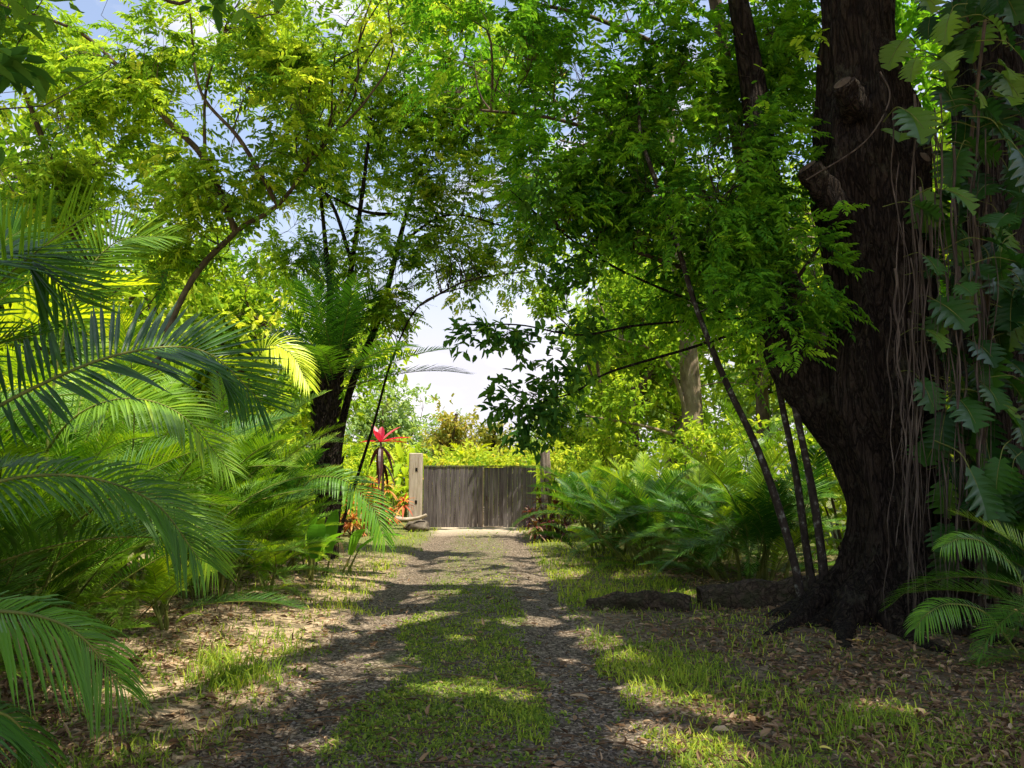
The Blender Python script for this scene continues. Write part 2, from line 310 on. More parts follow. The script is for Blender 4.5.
# ------------------------------------------------------------------ ground and drive
def fbm(x, y, s, ph=0):
    return (np.sin(x*s+ph)*np.sin(y*s*1.1+ph*1.7)+.5*np.sin(x*s*2.3+y*s*1.1+ph)+.35*np.sin(x*s*4.1-y*s*3.7+2*ph)+.25*np.sin(x*s*7.7+y*s*8.3+ph))/2.1
def hgt(x, y):
    x = np.asarray(x, float); y = np.asarray(y, float)
    near = np.exp(-((x/14)**2+((y-12)/20)**2))
    u = np.abs(x-xc(y)); rut = -.035*np.exp(-((u-1.05)/.28)**2)
    return near*(.05*fbm(x, y, .55)+.02*fbm(x, y, 2.1, 2)+.012*fbm(x, y, 5.3, 1))+rut*near+.20*np.exp(-((x-4.3)**2/3.5+(y-8.7)**2/3))+.22*np.exp(-((x+5)**2/5+(y-9)**2/60))
gx = np.unique(np.concatenate([-np.geomspace(9, 700, 22), np.arange(-9, 9.01, .12), np.geomspace(9, 700, 22)]))
gy = np.unique(np.concatenate([-3-np.geomspace(.5, 500, 14), np.arange(-3, 30, .13), 30+np.geomspace(.3, 900, 24)]))
X, Y = np.meshgrid(gx, gy, indexing='ij'); Z = hgt(X, Y); V = np.stack([X, Y, Z], -1).reshape(-1, 3)
ni, nj = X.shape; I, J = np.meshgrid(np.arange(ni-1), np.arange(nj-1), indexing='ij'); b = (I*nj+J).ravel()
quads = np.stack([b, b+nj, b+nj+1, b+1], -1); cen = V[quads].mean(1)
isd = (np.abs(cen[:, 0]-xc(cen[:, 1])) < 1.5) & (cen[:, 1] > -2.9) & (cen[:, 1] < 27)
m, nt = newmat('ground'); L = nt.links.new
g = N(nt, 'ShaderNodeNewGeometry'); sp = N(nt, 'ShaderNodeSeparateXYZ'); L(g.outputs['Position'], sp.inputs[0])
def M(op, a, b=None, c=None, clamp=False):
    n = N(nt, 'ShaderNodeMath', operation=op, use_clamp=clamp)
    for i, q in enumerate((a, b, c)):
        if q is None: continue
        if isinstance(q, (int, float)): n.inputs[i].default_value = q
        else: L(q, n.inputs[i])
    return n.outputs[0]
def MR(v, a, b, c=0, d=1):
    n = N(nt, 'ShaderNodeMapRange', ins={'From Min': a, 'From Max': b, 'To Min': c, 'To Max': d}); L(v, n.inputs['Value']); return n.outputs[0]
def NZ(s, det=6, ro=.6):
    n = N(nt, 'ShaderNodeTexNoise', ins={'Scale': s, 'Detail': det, 'Roughness': ro}); L(g.outputs['Position'], n.inputs['Vector']); return n.outputs['Fac']
def VO(s, out='Color'):
    n = N(nt, 'ShaderNodeTexVoronoi', ins={'Scale': s}); L(g.outputs['Position'], n.inputs['Vector']); return n.outputs[out]
def MX(f, a, b):
    n = N(nt, 'ShaderNodeMix', data_type='RGBA'); L(f, n.inputs['Factor'])
    for k, q in (('A', a), ('B', b)):
        if isinstance(q, tuple): n.inputs[k].default_value = (*q, 1)
        else: L(q, n.inputs[k])
    return n.outputs['Result']
def RP(f, cols, pos=None):
    r = ramp(nt, cols, pos); L(f, r.inputs['Fac']); return r.outputs[0]
n1 = NZ(1.3); n2 = NZ(5.); n3 = NZ(30., 8, .7); vs = VO(46.); vd = VO(46., 'Distance'); vl = VO(20.); 
sep = N(nt, 'ShaderNodeSeparateColor'); L(vs, sep.inputs[0]); stonev = sep.outputs[0]
sep2 = N(nt, 'ShaderNodeSeparateColor'); L(vl, sep2.inputs[0]); leafv = sep2.outputs[0]
u = M('ABSOLUTE', M('ADD', sp.outputs[0], M('MULTIPLY_ADD', sp.outputs[1], .034, .20)))
uw = M('ADD', u, M('MULTIPLY_ADD', n1, .9, -.45))
drive = MR(uw, 1.25, 1.6, 1, 0)
mid = MR(uw, .48, .78, 1, 0)
gravel = RP(M('MULTIPLY_ADD', n3, .45, M('MULTIPLY', stonev, .55)), [(.028, .021, .015), (.085, .063, .043), (.20, .15, .105), (.54, .43, .32)], [.05, .38, .62, .9])
soil_shade = RP(M('MULTIPLY_ADD', n3, .6, M('MULTIPLY', leafv, .4)), [(.03, .02, .013), (.085, .058, .038), (.19, .13, .085), (.40, .30, .20)], [.12, .36, .62, .9])
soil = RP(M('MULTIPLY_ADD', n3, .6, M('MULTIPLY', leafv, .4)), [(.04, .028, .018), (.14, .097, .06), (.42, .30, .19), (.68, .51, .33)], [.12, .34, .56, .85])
green = RP(n3, [(.05, .07, .02), (.12, .15, .035), (.20, .20, .07)])
sandy = RP(n3, [(.40, .32, .23), (.62, .51, .38)])
gm = MR(n2, .42, .62)
soil = MX(MR(sp.outputs[0], .4, 1.6), soil, soil_shade)  # soil turns darker to the right, canopy shade put into its colour
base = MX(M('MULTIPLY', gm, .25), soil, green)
far = MR(sp.outputs[1], 14, 19)
base = MX(M('MULTIPLY', far, .8), base, green)
midc = MX(M('MULTIPLY', gm, .6), gravel, green)
dcol = MX(M('MULTIPLY', mid, MR(sp.outputs[1], 4.2, 6)), gravel, midc)
dcol = MX(MR(sp.outputs[1], 22.5, 25.4), dcol, sandy)
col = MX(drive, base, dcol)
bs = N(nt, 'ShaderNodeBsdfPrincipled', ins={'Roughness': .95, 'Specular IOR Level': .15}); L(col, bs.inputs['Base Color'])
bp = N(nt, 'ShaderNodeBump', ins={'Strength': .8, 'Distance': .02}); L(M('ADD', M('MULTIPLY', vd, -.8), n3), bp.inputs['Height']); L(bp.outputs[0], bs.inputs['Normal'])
o = N(nt, 'ShaderNodeOutputMaterial'); L(bs.outputs[0], o.inputs['Surface'])
for nm, sel in (('ground', ~isd), ('driveway', isd)):
    q = quads[sel]; us, inv = np.unique(q, return_inverse=True); mb = MB(); mb.add(V[us], inv.reshape(-1, 4), .5, 0, True)
    tag(build(nm, mb, ['ground']), kind='structure')
# ------------------------------------------------------------------ ground cover (stuff)
def gpts(n, y0, y1, x0, x1):
    """points spread with a density falling with distance"""
    y = 1/(rnd(n)*(1/y0-1/y1)+1/y1); x = rnd(n, -1, 1)*(y*.75+.8); k = (x > x0) & (x < x1); return x[k], y[k]
def grass_density(x, y):
    u = np.abs(x-xc(y)); s = fbm(x, y, 1.6, 3); s2 = fbm(x, y, 4.2, 1)
    mid = np.where(u < .62+.2*s, np.clip((y-4.3)/1.5, .12, 1)*np.clip((15-y)/4, .28, 1)*(.62+.6*s2+.35*s), 0)
    right = np.where((x > xc(y)) & (u > 1.2+.2*s2), np.exp(-np.clip(u-1.6, 0, 9)*1.3)*(.36+.8*s)+.012+.05*np.clip(s2, 0, 1), 0)
    rfar = np.where((x > xc(y)) & (u > 1.25) & (u < 3.2) & (y > 10), .9+.3*s, 0)
    left = np.where((x < xc(y)) & (u > 1.3+.25*s2), np.where(y > 11, .9, .22)*np.exp(-np.clip(u-2.1, 0, 9)*1.1)*(.6+1.0*s+.5*s2), 0)
    tuft = sum(a*np.exp(-((x-p)**2+(y-q)**2)/r**2) for p, q, r, a in ((-2.15, 6.2, .28, .9), (-2.5, 6.7, .2, .7), (-2.0, 7.2, .2, .6), (1.35, 6.0, .25, .6), (1.5, 7.2, .3, .7), (1.15, 4.9, .22, .6), (2.6, 5.4, .2, .5), (-2.0, 9.6, .4, .6)))
    return np.clip(np.maximum.reduce([mid, right, rfar, left, tuft]), 0, 1)
mb = MB()
x, y = gpts(260000, 3.3, 27, -6, 7)
k = rnd(len(x)) < grass_density(x, y); x, y = x[k], y[k]; n = len(x); z = hgt(x, y)
u_ = np.abs(x-xc(y)); mid_ = u_ < .9
hgts = np.where(mid_, .022, .05)*rnd(n, .5, 1.7)*np.where(fbm(x, y, 2.6, 5) > .35, 1.7, 1.)*np.where(((x+2.15)**2+(y-6.2)**2 < .16) | ((x+2.5)**2+(y-6.7)**2 < .06), 2.1, 1)*(1+.03*np.clip(y-8, 0, 20))
a = rnd(n, 0, 2*math.pi); lean = rnd(n, .25, 1.15); w = np.where(mid_, .0048, .0042)*rnd(n, .7, 1.4)*(1+.07*np.clip(y-5, 0, 30))
hd = np.stack([np.cos(a), np.sin(a), 0*a], -1); sd = np.stack([-np.sin(a), np.cos(a), 0*a], -1); b0 = np.stack([x, y, z-.005], -1)
p1 = b0+hd*(hgts*lean*.35)[:, None]+np.stack([0*a, 0*a, hgts*.65], -1); p2 = b0+hd*(hgts*lean*1.15)[:, None]+np.stack([0*a, 0*a, hgts], -1)
wv = sd*w[:, None]
Vv = np.stack([b0-wv, b0+wv, p1+wv*.8, p1-wv*.8, p2], 1).reshape(-1, 3); b = np.arange(n)[:, None]*5
ti = .42+.2*fbm(x, y, .9, 1)+RNG.normal(size=n)*.14
mb.add(Vv, b+[0, 1, 2, 3], ti); mb.add(np.zeros((0, 3)), (b+[3, 2, 4])-mb.n, ti)
mb.f[-1] = (b+[3, 2, 4], ti, 0, False)
tag(build('grass', mb, ['grass_blade']), 'short green grass growing on the verges and down the middle of the drive', 'grass', kind='stuff')
# low broad weeds
mb = MB(); x, y = gpts(60000, 3.3, 16, -5, 6); k = rnd(len(x)) < grass_density(x, y)*.75+np.where(x > 1.2, .07, .03); x, y = x[k], y[k]
x = np.repeat(x, 4)+RNG.normal(size=4*len(x))*.025; y = np.repeat(y, 4)+RNG.normal(size=len(x))*.025; n = len(x)
d = nrm(np.stack([RNG.normal(size=n), RNG.normal(size=n), rnd(n, .1, .9)], -1)); l = rnd(n, .018, .045)
leaves(mb, np.stack([x, y, hgt(x, y)+rnd(n, 0, .02)], -1), d, np.tile([0, 0, 1.], (n, 1))+.3*RNG.normal(size=(n, 3)), l, l*.55, .4+RNG.normal(size=n)*.2)
tag(build('ground_weeds', mb, ['weed_leaf']), 'low broad leaved weeds creeping over the gravel and soil', 'weeds', kind='stuff')
# leaf litter
mb = MB(); x, y = gpts(125000, 3.2, 20, -7, 8); u_ = np.abs(x-xc(y))
k = rnd(len(x)) < np.clip((u_-1.0)*.55, .09, .85)*np.where(x > 0, 1., .8)*np.clip(.75+1.3*fbm(x, y, 2.2, 4), .12, 1); x, y = x[k], y[k]; n = len(x)
d = nrm(np.stack([RNG.normal(size=n), RNG.normal(size=n), RNG.normal(size=n)*.3+.1], -1)); l = .02+.075*rnd(n)**2.0+np.where(rnd(n) < .02, .05, 0)
leaves(mb, np.stack([x, y, hgt(x, y)+rnd(n, .003, .022)], -1), d, np.tile([0, 0, 1.], (n, 1))+.45*RNG.normal(size=(n, 3)), l, l*rnd(n, .25, .5), np.clip(.38+RNG.normal(size=n)*.24, 0, 1), 0, .25, .25)
x, y = gpts(2600, 3.3, 16, -6, 7); n = len(x); a = rnd(n, 0, 6.28); l = rnd(n, .06, .32); s_ = np.linspace(-.5, .5, 4); zz = hgt(x, y)+.012
tubes(mb, np.stack([x[:, None]+np.cos(a)[:, None]*l[:, None]*s_, y[:, None]+np.sin(a)[:, None]*l[:, None]*s_, zz[:, None]+np.array([0, .012, .008, 0])+.02*RNG.normal(size=(n, 1))*s_], -1)+RNG.normal(size=(n, 4, 3))*.006, np.full((n, 4), .0035)*rnd(n, .5, 1.6)[:, None], 3, .25, 0)
tag(build('leaf_litter', mb, ['dead_leaf']), 'dry brown leaf litter scattered over the shaded soil', 'leaf litter', kind='stuff')
# loose stones of the wheel tracks
mb = MB(); x, y = gpts(30000, 3.2, 16, -3, 3); u_ = np.abs(x-xc(y)); k = rnd(len(x)) < np.where((u_ > .5) & (u_ < 1.5), .9, np.where(u_ < 1.7, .25, 0)); x, y = x[k], y[k]; n = len(x)
oct_ = np.array([[1, 0, 0], [0, 1, 0], [-1, 0, 0], [0, -1, 0], [0, 0, .7], [0, 0, -.7]], float); of = np.array([[0, 1, 4], [1, 2, 4], [2, 3, 4], [3, 0, 4], [1, 0, 5], [2, 1, 5], [3, 2, 5], [0, 3, 5]])
r = rnd(n, .005, .013)*np.where(rnd(n) < .04, 1.9, 1); an = rnd(n, 0, 6.28)
o6 = oct_[None]*(1+.35*RNG.normal(size=(n, 6, 1))*.6)*r[:, None, None]
cs, sn = np.cos(an)[:, None], np.sin(an)[:, None]; o6 = np.stack([o6[..., 0]*cs-o6[..., 1]*sn*.8, o6[..., 0]*sn+o6[..., 1]*cs*.8, o6[..., 2]], -1)
Vv = (o6+np.stack([x, y, hgt(x, y)+r*.2], -1)[:, None]).reshape(-1, 3); f = (np.arange(n)[:, None, None]*6+of[None]).reshape(-1, 3)
mb.add(Vv, f, np.repeat(np.clip(RNG.normal(size=n)*.28+.45, 0, 1), 8), 0)
tag(build('gravel', mb, ['stone']), 'loose grey gravel lying in the two wheel tracks', 'gravel', kind='stuff')
# ------------------------------------------------------------------ palms
def frond_mb(mb, c, up, nl=46, ll=.5, lw=.024, lift=.35, droop=.35, r0=.012, tint=.4, start=.2, hang=0., a0=68):
    """c: rachis polyline (n,3); paired blade leaflets, each a folded three-segment strip"""
    c = smooth(c, 60); n = len(c); T = nrm(np.gradient(c, axis=0))
    tubes(mb, c[None], (r0*(1-.85*np.linspace(0, 1, n)))[None], 5, .5, 1)
    t = np.linspace(start, .995, nl); fi = t*(n-1); i0 = np.minimum(fi.astype(int), n-2); w = (fi-i0)[:, None]
    for sg in (-1, 1):
        tt = np.clip(t+RNG.normal(size=nl)*.004, 0, 1)
        p = c[i0]*(1-w)+c[i0+1]*w; tg = nrm(T[i0]*(1-w)+T[i0+1]*w)
        s = nrm(np.cross(tg, up))*sg; nn = np.cross(nrm(np.cross(tg, up)), tg)
        q = (tt-start)/(1-start); ang = np.radians(a0-(a0-26)*q**1.3)[:, None]
        d = nrm(tg*np.cos(ang)+s*np.sin(ang)+nn*lift+RNG.normal(size=p.shape)*.045)
        l = (ll*np.clip(np.sin(math.pi*(.16+.74*q)), .2, 1)**.75*rnd(nl, .92, 1.06))[:, None]
        g = np.array([0, 0, -1.])
        bw = nrm(np.cross(d, nn)); fo = nrm(np.cross(bw, d))
        cols = []
        for k, wk in ((0, .35), (.33, 1), (.68, .78), (1, .04)):
            m_ = p+d*l*k+g*l*(droop*k*k)*(1+hang*rnd(nl)[:, None])-0*fo
            ww = lw*wk*.5*np.clip(l/ll, .5, 1)
            cols.append(np.stack([m_+bw*ww+fo*ww*.35, m_, m_-bw*ww+fo*ww*.35], 1))
        Vv = np.stack(cols, 1).reshape(-1, 3); b = np.arange(nl)[:, None, None]*12; k = np.arange(3)[None, :, None]*3
        f = np.concatenate([(b+k+[0, 1, 4, 3]).reshape(-1, 4), (b+k+[1, 2, 5, 4]).reshape(-1, 4)])
        ti = np.repeat(tint+RNG.normal(size=nl)*.06+.10*q, 3); mb.add(Vv, f, np.concatenate([ti, ti]), 0)
def arch(L_, a0, bend, n=12):
    """curve in the XZ plane leaving the vertical at a0 and bending over by bend (degrees)"""
    t = np.linspace(0, 1, n); a = np.radians(a0+bend*t**1.4); dx = np.sin(a); dz = np.cos(a)
    x = np.concatenate([[0], np.cumsum((dx[1:]+dx[:-1])/2)])*L_/(n-1); z = np.concatenate([[0], np.cumsum((dz[1:]+dz[:-1])/2)])*L_/(n-1)
    return np.stack([x, .04*L_*np.sin(t*2.2), z], -1)
def upfor(c):
    return np.array([-.25, 0, 1.])
def frond_variants(mats, tint, count=6, ll=.45, lw=.024, L_=(1.6, 2.3), seed=0, a=(8, 45), bnd=(45, 105), nl=46, lift=.35, droop=.16):
    out = []
    for i in range(count):
        mb = MB(); ln = rnd(1, *L_)[0]; c = arch(ln, rnd(1, *a)[0], rnd(1, *bnd)[0]); T = nrm(np.gradient(smooth(c, 40), axis=0))
        nl_ = int(nl)
        # up follows the outer side of the arch
        s = np.array([0., 1, 0]); upv = nrm(np.cross(T[20], -s)[None])[0]; upv = upv if upv[2] > 0 else -upv
        frond_mb(mb, c, nrm((upv+[-.4, 0, .3])[None])[0], nl_, ll*rnd(1, .85, 1.1)[0], lw, lift, droop, .011, tint+RNG.normal()*.12)
        out.append(mb.mesh('frond', mats))
    return out
FV = {'green': frond_variants(['palm_leaf', 'stem_green'], .46, 9, .38, .0165, a=(6, 55), bnd=(30, 85), nl=64),
      'dark': frond_variants(['palm_dark', 'stem_green'], .42, 6, .46, .021, (1.8, 2.5), bnd=(30, 85), nl=62),
      'upright': frond_variants(['palm_dark', 'stem_green'], .40, 6, .55, .030, (2.1, 2.9), a=(5, 42), bnd=(20, 60), nl=52, lift=.2),
      'blue': frond_variants(['palm_blue', 'stem_green'], .44, 8, .36, .018, (1.4, 2.1), a=(6, 58), bnd=(30, 85), nl=62),
      'dead': frond_variants(['dead_leaf', 'bark_brown'], .45, 3, .34, .014, (1.2, 1.8), a=(50, 80), bnd=(60, 95), nl=34, lift=0., droop=.8),
      'bright': frond_variants(['palm_leaf', 'stem_green'], .80, 4, .36, .03, (1.0, 1.6), nl=36)}
def stem_mesh(h, r):
    mb = MB(); n = 26; t = np.linspace(0, 1, n); c = np.stack([.10*h*t**2, .02*np.sin(t*5), h*t], -1)
    rr = r*(1-.35*t)*(1+.12*(np.arange(n) % 4 == 0)); tubes(mb, c[None], rr[None], 8); return mb.mesh('stem', ['stem_green'])
STEMS = [stem_mesh(.5, .03), stem_mesh(.8, .032), stem_mesh(1.2, .034)]
def palm_clump(name, loc, label, kind, ns=9, per=5, spread=.35, scale=1., group=None, hs=(0, 1, 2), seed=1, lean=.28, ground=8):
    rg = random.Random(seed); loc = np.array([loc[0], loc[1], hgt(loc[0], loc[1])-.02]); t = thing(name, loc, label, 'palm', group); t.scale = (scale,)*3
    for i in range(ns):
        a = rg.uniform(0, 6.28); rr = spread*math.sqrt(rg.random()); k = rg.choice(hs); h = (.5, .8, 1.2)[k]; ln = rg.uniform(.05, lean)*(.4+rr/spread)
        e = Euler((0, ln, a)); o = obj('stem', STEMS[k], t, (rr*math.cos(a), rr*math.sin(a), 0), e)
        top = Vector((rr*math.cos(a), rr*math.sin(a), 0))+e.to_matrix()@Vector((.10*h, 0, h*.97)); a0 = rg.uniform(0, 6.28)
        for j in range(per):
            obj('frond', rg.choice(FV['dead' if hs == (0, 1, 2) and rg.random() < .025 else kind]), t, top-Vector((0, 0, .03*j)), (rg.uniform(-.15, .15), rg.uniform(-.25, .35), a0+j*2.4+rg.uniform(-.4, .4)), rg.uniform(.55, 1.1))
    for j in range(ground):   # young fronds rising straight from the soil at the rim of the clump
        a = j*2.4+rg.uniform(-.3, .3); rr = spread*rg.uniform(.6, 1.1); obj('frond', rg.choice(FV[kind]), t, (rr*math.cos(a), rr*math.sin(a), .02), (rg.uniform(-.15, .15), rg.uniform(.1, .7), a), rg.uniform(.45, .8))
    return t
# left row of clumping palms beside the drive
A1 = palm_clump('areca_palm', (-3.6, 3.4), 'big dark feathery palm clump nearest the camera on the left edge', 'dark', 10, 6, .5, 1.0, seed=3)
A2 = palm_clump('areca_palm', (-4.1, 5.3), 'second feathery palm clump from the camera in the left row', 'green', 14, 6, .6, .95, seed=5)
A3 = palm_clump('areca_palm', (-4.2, 8.0), 'glossy green palm clump behind the small bright young palm on the left', 'green', 14, 6, .6, 1.1, seed=8)
A4 = palm_clump('areca_palm', (-4.3, 11.0), 'full sunlit palm clump in the middle of the left row, arching towards the drive', 'green', 14, 6, .6, 1.08, seed=12)
A5 = palm_clump('areca_palm', (-4.75, 14.2), 'palm clump furthest along the left row, spreading to the red leaved plant', 'blue', 12, 6, .5, .98, seed=15)
palm_clump('areca_palm', (-6.4, 6.6), 'tall palm clump standing behind the front left palms, yellow green', 'bright', 10, 5, .5, 1.7, seed=21)
palm_clump('areca_palm', (-6.6, 10.2), 'yellow green palm clump behind the middle of the left row', 'bright', 10, 5, .5, 1.7, seed=22)
palm_clump('areca_palm', (-3.9, 6.5), 'bushy low palm clump between the second and third clumps of the left row', 'green', 12, 6, .5, .72, hs=(0, 0, 1), seed=61)
palm_clump('areca_palm', (-3.7, 9.6), 'bushy low palm clump before the middle of the left row', 'green', 12, 6, .5, .72, hs=(0, 0, 1), seed=62)
palm_clump('areca_palm', (-3.75, 4.6), 'low bushy palm clump between the two nearest left clumps', 'dark', 10, 6, .5, .62, hs=(0, 0, 1), seed=63, lean=.45)
palm_clump('areca_palm', (-3.9, 12.6), 'low bushy palm clump just before the furthest left clump', 'green', 10, 6, .5, .7, hs=(0, 0, 1), seed=64, lean=.45)
palm_clump('feather_palm', (-1.9, 34.6), 'small feathery palm standing beyond the middle of the gate', 'bright', 7, 6, .3, 1.45, hs=(2,), seed=71)
palm_clump('young_palm', (-3.35, 7.7), 'small bright young palm at the foot of the left palms beside the drive', 'bright', 4, 4, .12, .55, hs=(0,), seed=30, ground=2)
palm_clump('young_palm', (-3.2, 10.4), 'low bright young palm on the verge beyond the first young palm', 'bright', 3, 4, .12, .6, hs=(0,), seed=31, ground=2)
# hero fronds of the nearest clump
def hero(parent, pts, up, ll, lw, lift, droop, nl, tint, mats=('palm_dark', 'stem_green'), start=.15, a0=72):
    mb = MB(); frond_mb(mb, np.array(pts)-np.array(parent.location), np.array(up, float), nl, ll, lw, lift, droop, .014, tint, start, 0., a0)
    build('frond', mb, list(mats), parent)
hero(A1, [P(-190, 560, 3.4), P(-60, 445, 3.5), P(40, 385, 3.6), P(130, 352, 3.8), P(205, 352, 4.0), P(262, 402, 4.1)], (-.1, -.75, .62), .50, .025, .12, .06, 66, .30, a0=92)
hero(A1, [P(-240, 420, 3.2), P(-120, 300, 3.3), P(-40, 262, 3.5), P(20, 255, 3.7), P(75, 300, 3.8)], (-.2, -.8, .5), .5, .025, .12, .1, 58, .34, a0=88)
hero(A1, [P(-160, 660, 2.7), P(-60, 622, 2.75), P(10, 612, 2.8), P(75, 632, 2.9), P(125, 690, 3.0)], (0, -.55, .8), .30, .014, .05, .5, 60, .46, ('palm_blue', 'stem_green'))
hero(A1, [P(-180, 600, 3.3), P(-50, 500, 3.3), P(60, 475, 3.5), P(150, 500, 3.7), P(200, 560, 3.8)], (0, -.6, .8), .36, .02, .2, .35, 58, .46)
hero(A1, [P(-150, 800, 2.5), P(-80, 745, 2.5), P(-30, 715, 2.6), P(10, 718, 2.7), P(40, 760, 2.8)], (0, -.55, .8), .26, .014, .05, .5, 50, .36)
hero(A2, [P(50, 520, 5.6), P(60, 380, 5.6), P(85, 275, 5.6), P(125, 222, 5.7), P(180, 215, 5.8)], (.5, -.6, .5), .46, .022, .25, .15, 54, .5, ('palm_leaf', 'stem_green'))
hero(A2, [P(-60, 500, 5.0), P(-40, 330, 5.0), P(-5, 235, 5.0), P(30, 205, 5.1)], (.4, -.7, .5), .5, .022, .25, .15, 50, .4)
hero(A2, [P(0, 560, 5.2), P(60, 430, 5.1), P(120, 385, 5.0), P(190, 395, 5.0), P(250, 460, 5.0)], (.2, -.6, .7), .42, .024, .3, .3, 60, .55, ('palm_leaf', 'stem_green'))
hero(A2, [P(20, 590, 5.2), P(90, 510, 4.9), P(150, 480, 4.8), P(205, 505, 4.8), P(235, 560, 4.8)], (.2, -.6, .7), .36, .022, .25, .35, 54, .55, ('palm_leaf', 'stem_green'))
hero(A5, [P(285, 520, 13.9), P(310, 480, 13.6), P(345, 478, 13.4), P(375, 505, 13.2), P(388, 540, 13.1)], (.1, -.6, .8), .55, .05, .2, .35, 40, .5, ('palm_blue', 'stem_green'))
hero(A4, [P(238, 500, 10.9), P(245, 400, 10.7), P(262, 365, 10.5), P(285, 372, 10.4), P(300, 400, 10.3)], (.5, -.6, .6), .42, .04, .2, .35, 40, .95, ('palm_leaf', 'stem_green'))
# right clumps
palm_clump('areca_palm', (3.7, 12.4), 'blue green palm clump just left of the leaning thin trunks', 'blue', 14, 6, .62, 1.05, seed=41, hs=(0, 0, 1), lean=.5, ground=16)
palm_clump('areca_palm', (2.7, 14.6), 'blue green palm clump in the middle of the right hand bank', 'blue', 14, 6, .62, 1.05, seed=42, hs=(0, 0, 1), lean=.5, ground=16)
palm_clump('areca_palm', (2.1, 17.2), 'dense palm clump of the right hand bank closest to the gate', 'blue', 14, 6, .62, 1.1, seed=43, hs=(0, 0, 1), lean=.5, ground=16)
palm_clump('areca_palm', (4.2, 16.0), 'tall green palm clump behind the right hand bank, in front of the pale trunk', 'green', 10, 5, .4, 1.15, seed=44)
N1 = palm_clump('areca_palm', (4.95, 6.9), 'dark feathery palm at the foot of the huge trunk, right edge of the photo', 'blue', 7, 5, .22, .8, hs=(0, 1), seed=51)
hero(N1, [P(1010, 640, 6.6), P(1005, 560, 6.5), P(965, 515, 6.4), P(930, 505, 6.3), P(903, 515, 6.2)], (.2, -.5, .8), .30, .022, .2, .5, 44, .55, ('palm_blue', 'stem_green'))
hero(N1, [P(1000, 650, 6.6), P(960, 600, 6.5), P(915, 588, 6.4), P(885, 600, 6.3), P(870, 618, 6.3)], (.1, -.5, .8), .26, .022, .2, .5, 40, .5, ('palm_blue', 'stem_green'))
# old single-stemmed palm amid the left trees
def old_palm():
    b = P(322, 545, 15.6); b[2] = -.05
    t = thing('rough_trunk_palm', b, 'dark old palm with a rough trunk and a fan of fronds left of the drive', 'palm'); mb = MB()
    pts = [(0, 0, 0), (.1, 0, 1.4), (0, 0, 2.8), (.15, 0, 4.1)]; limb(mb, pts, .25, .20, 14, 40, .10, 2, flare=.1)
    c = smooth(pts, 120)[30:]   # old leaf bases up the trunk
    for k in range(90):
        q = c[k % len(c)]; a = k*2.4; dd = np.array([math.cos(a), math.sin(a), .9]); tubes(mb, np.array([[q+dd*.14, q+dd*.25, q+dd*.31+[0, 0, .05]]]), np.array([[.06, .05, .015]]), 5)
    build('trunk', mb, ['bark_dark'], t)
    top = Vector((.15, 0, 4.1)); rg = random.Random(2)
    for j in range(26):
        obj('frond', rg.choice(FV['upright']), t, top-Vector((0, 0, rg.uniform(-.1, .9))), (rg.uniform(-.1, .1), rg.uniform(-.3, .95), j*2.4), rg.uniform(.8, 1.15))
old_palm()
# ------------------------------------------------------------------ trees
def tree(name, label, trunks, limbs, blobs, leafm, barkm, style='pinnate', tm=.45, group=None, size=1., count=4, twig=.018, tvar=.16, th=.15, sc=1.1, sides=12, flare=.12, cull=None, trunkname='trunk', local=False):
    base = np.array(trunks[0][0][0], float); t = thing(name, base, label, 'tree', group); skel = []
    for i, (pts, r0, r1) in enumerate(trunks):
        mb = MB(); c = limb(mb, np.array(pts)-base, r0, r1, sides, None, .07, i*1.7+len(label), flare=flare*r0*4 if i == 0 else 0); skel.append(c[len(c)//2:]); build(trunkname, mb, [barkm], t)
    for i, (pts, r0, r1) in enumerate(limbs):
        mb = MB(); c = limb(mb, np.array(pts)-base, r0, r1, 7, None, .06, i*2.1); skel.append(c[2:]); build('limb', mb, [barkm], t)
    sk = np.concatenate(skel); pts = []
    for c, r, n in blobs:
        p = clumpy(blob(c, r, n), sc, th, len(label)*.37)
        if cull is not None: p = p[~cull(p)]
        pts.append(p)
    pts = np.concatenate(pts)-base; mb = MB()
    CUT[0] = base if name in ('shade_tree', 'slender_tree', 'overhanging_tree', 'feathery_tree', 'many_stemmed_tree') else None
    crown(mb, pts, sk, style, tm, tvar, 0, 1, twig, size, count); CUT[0] = None
    build('crown', mb, [leafm, barkm], t); return t
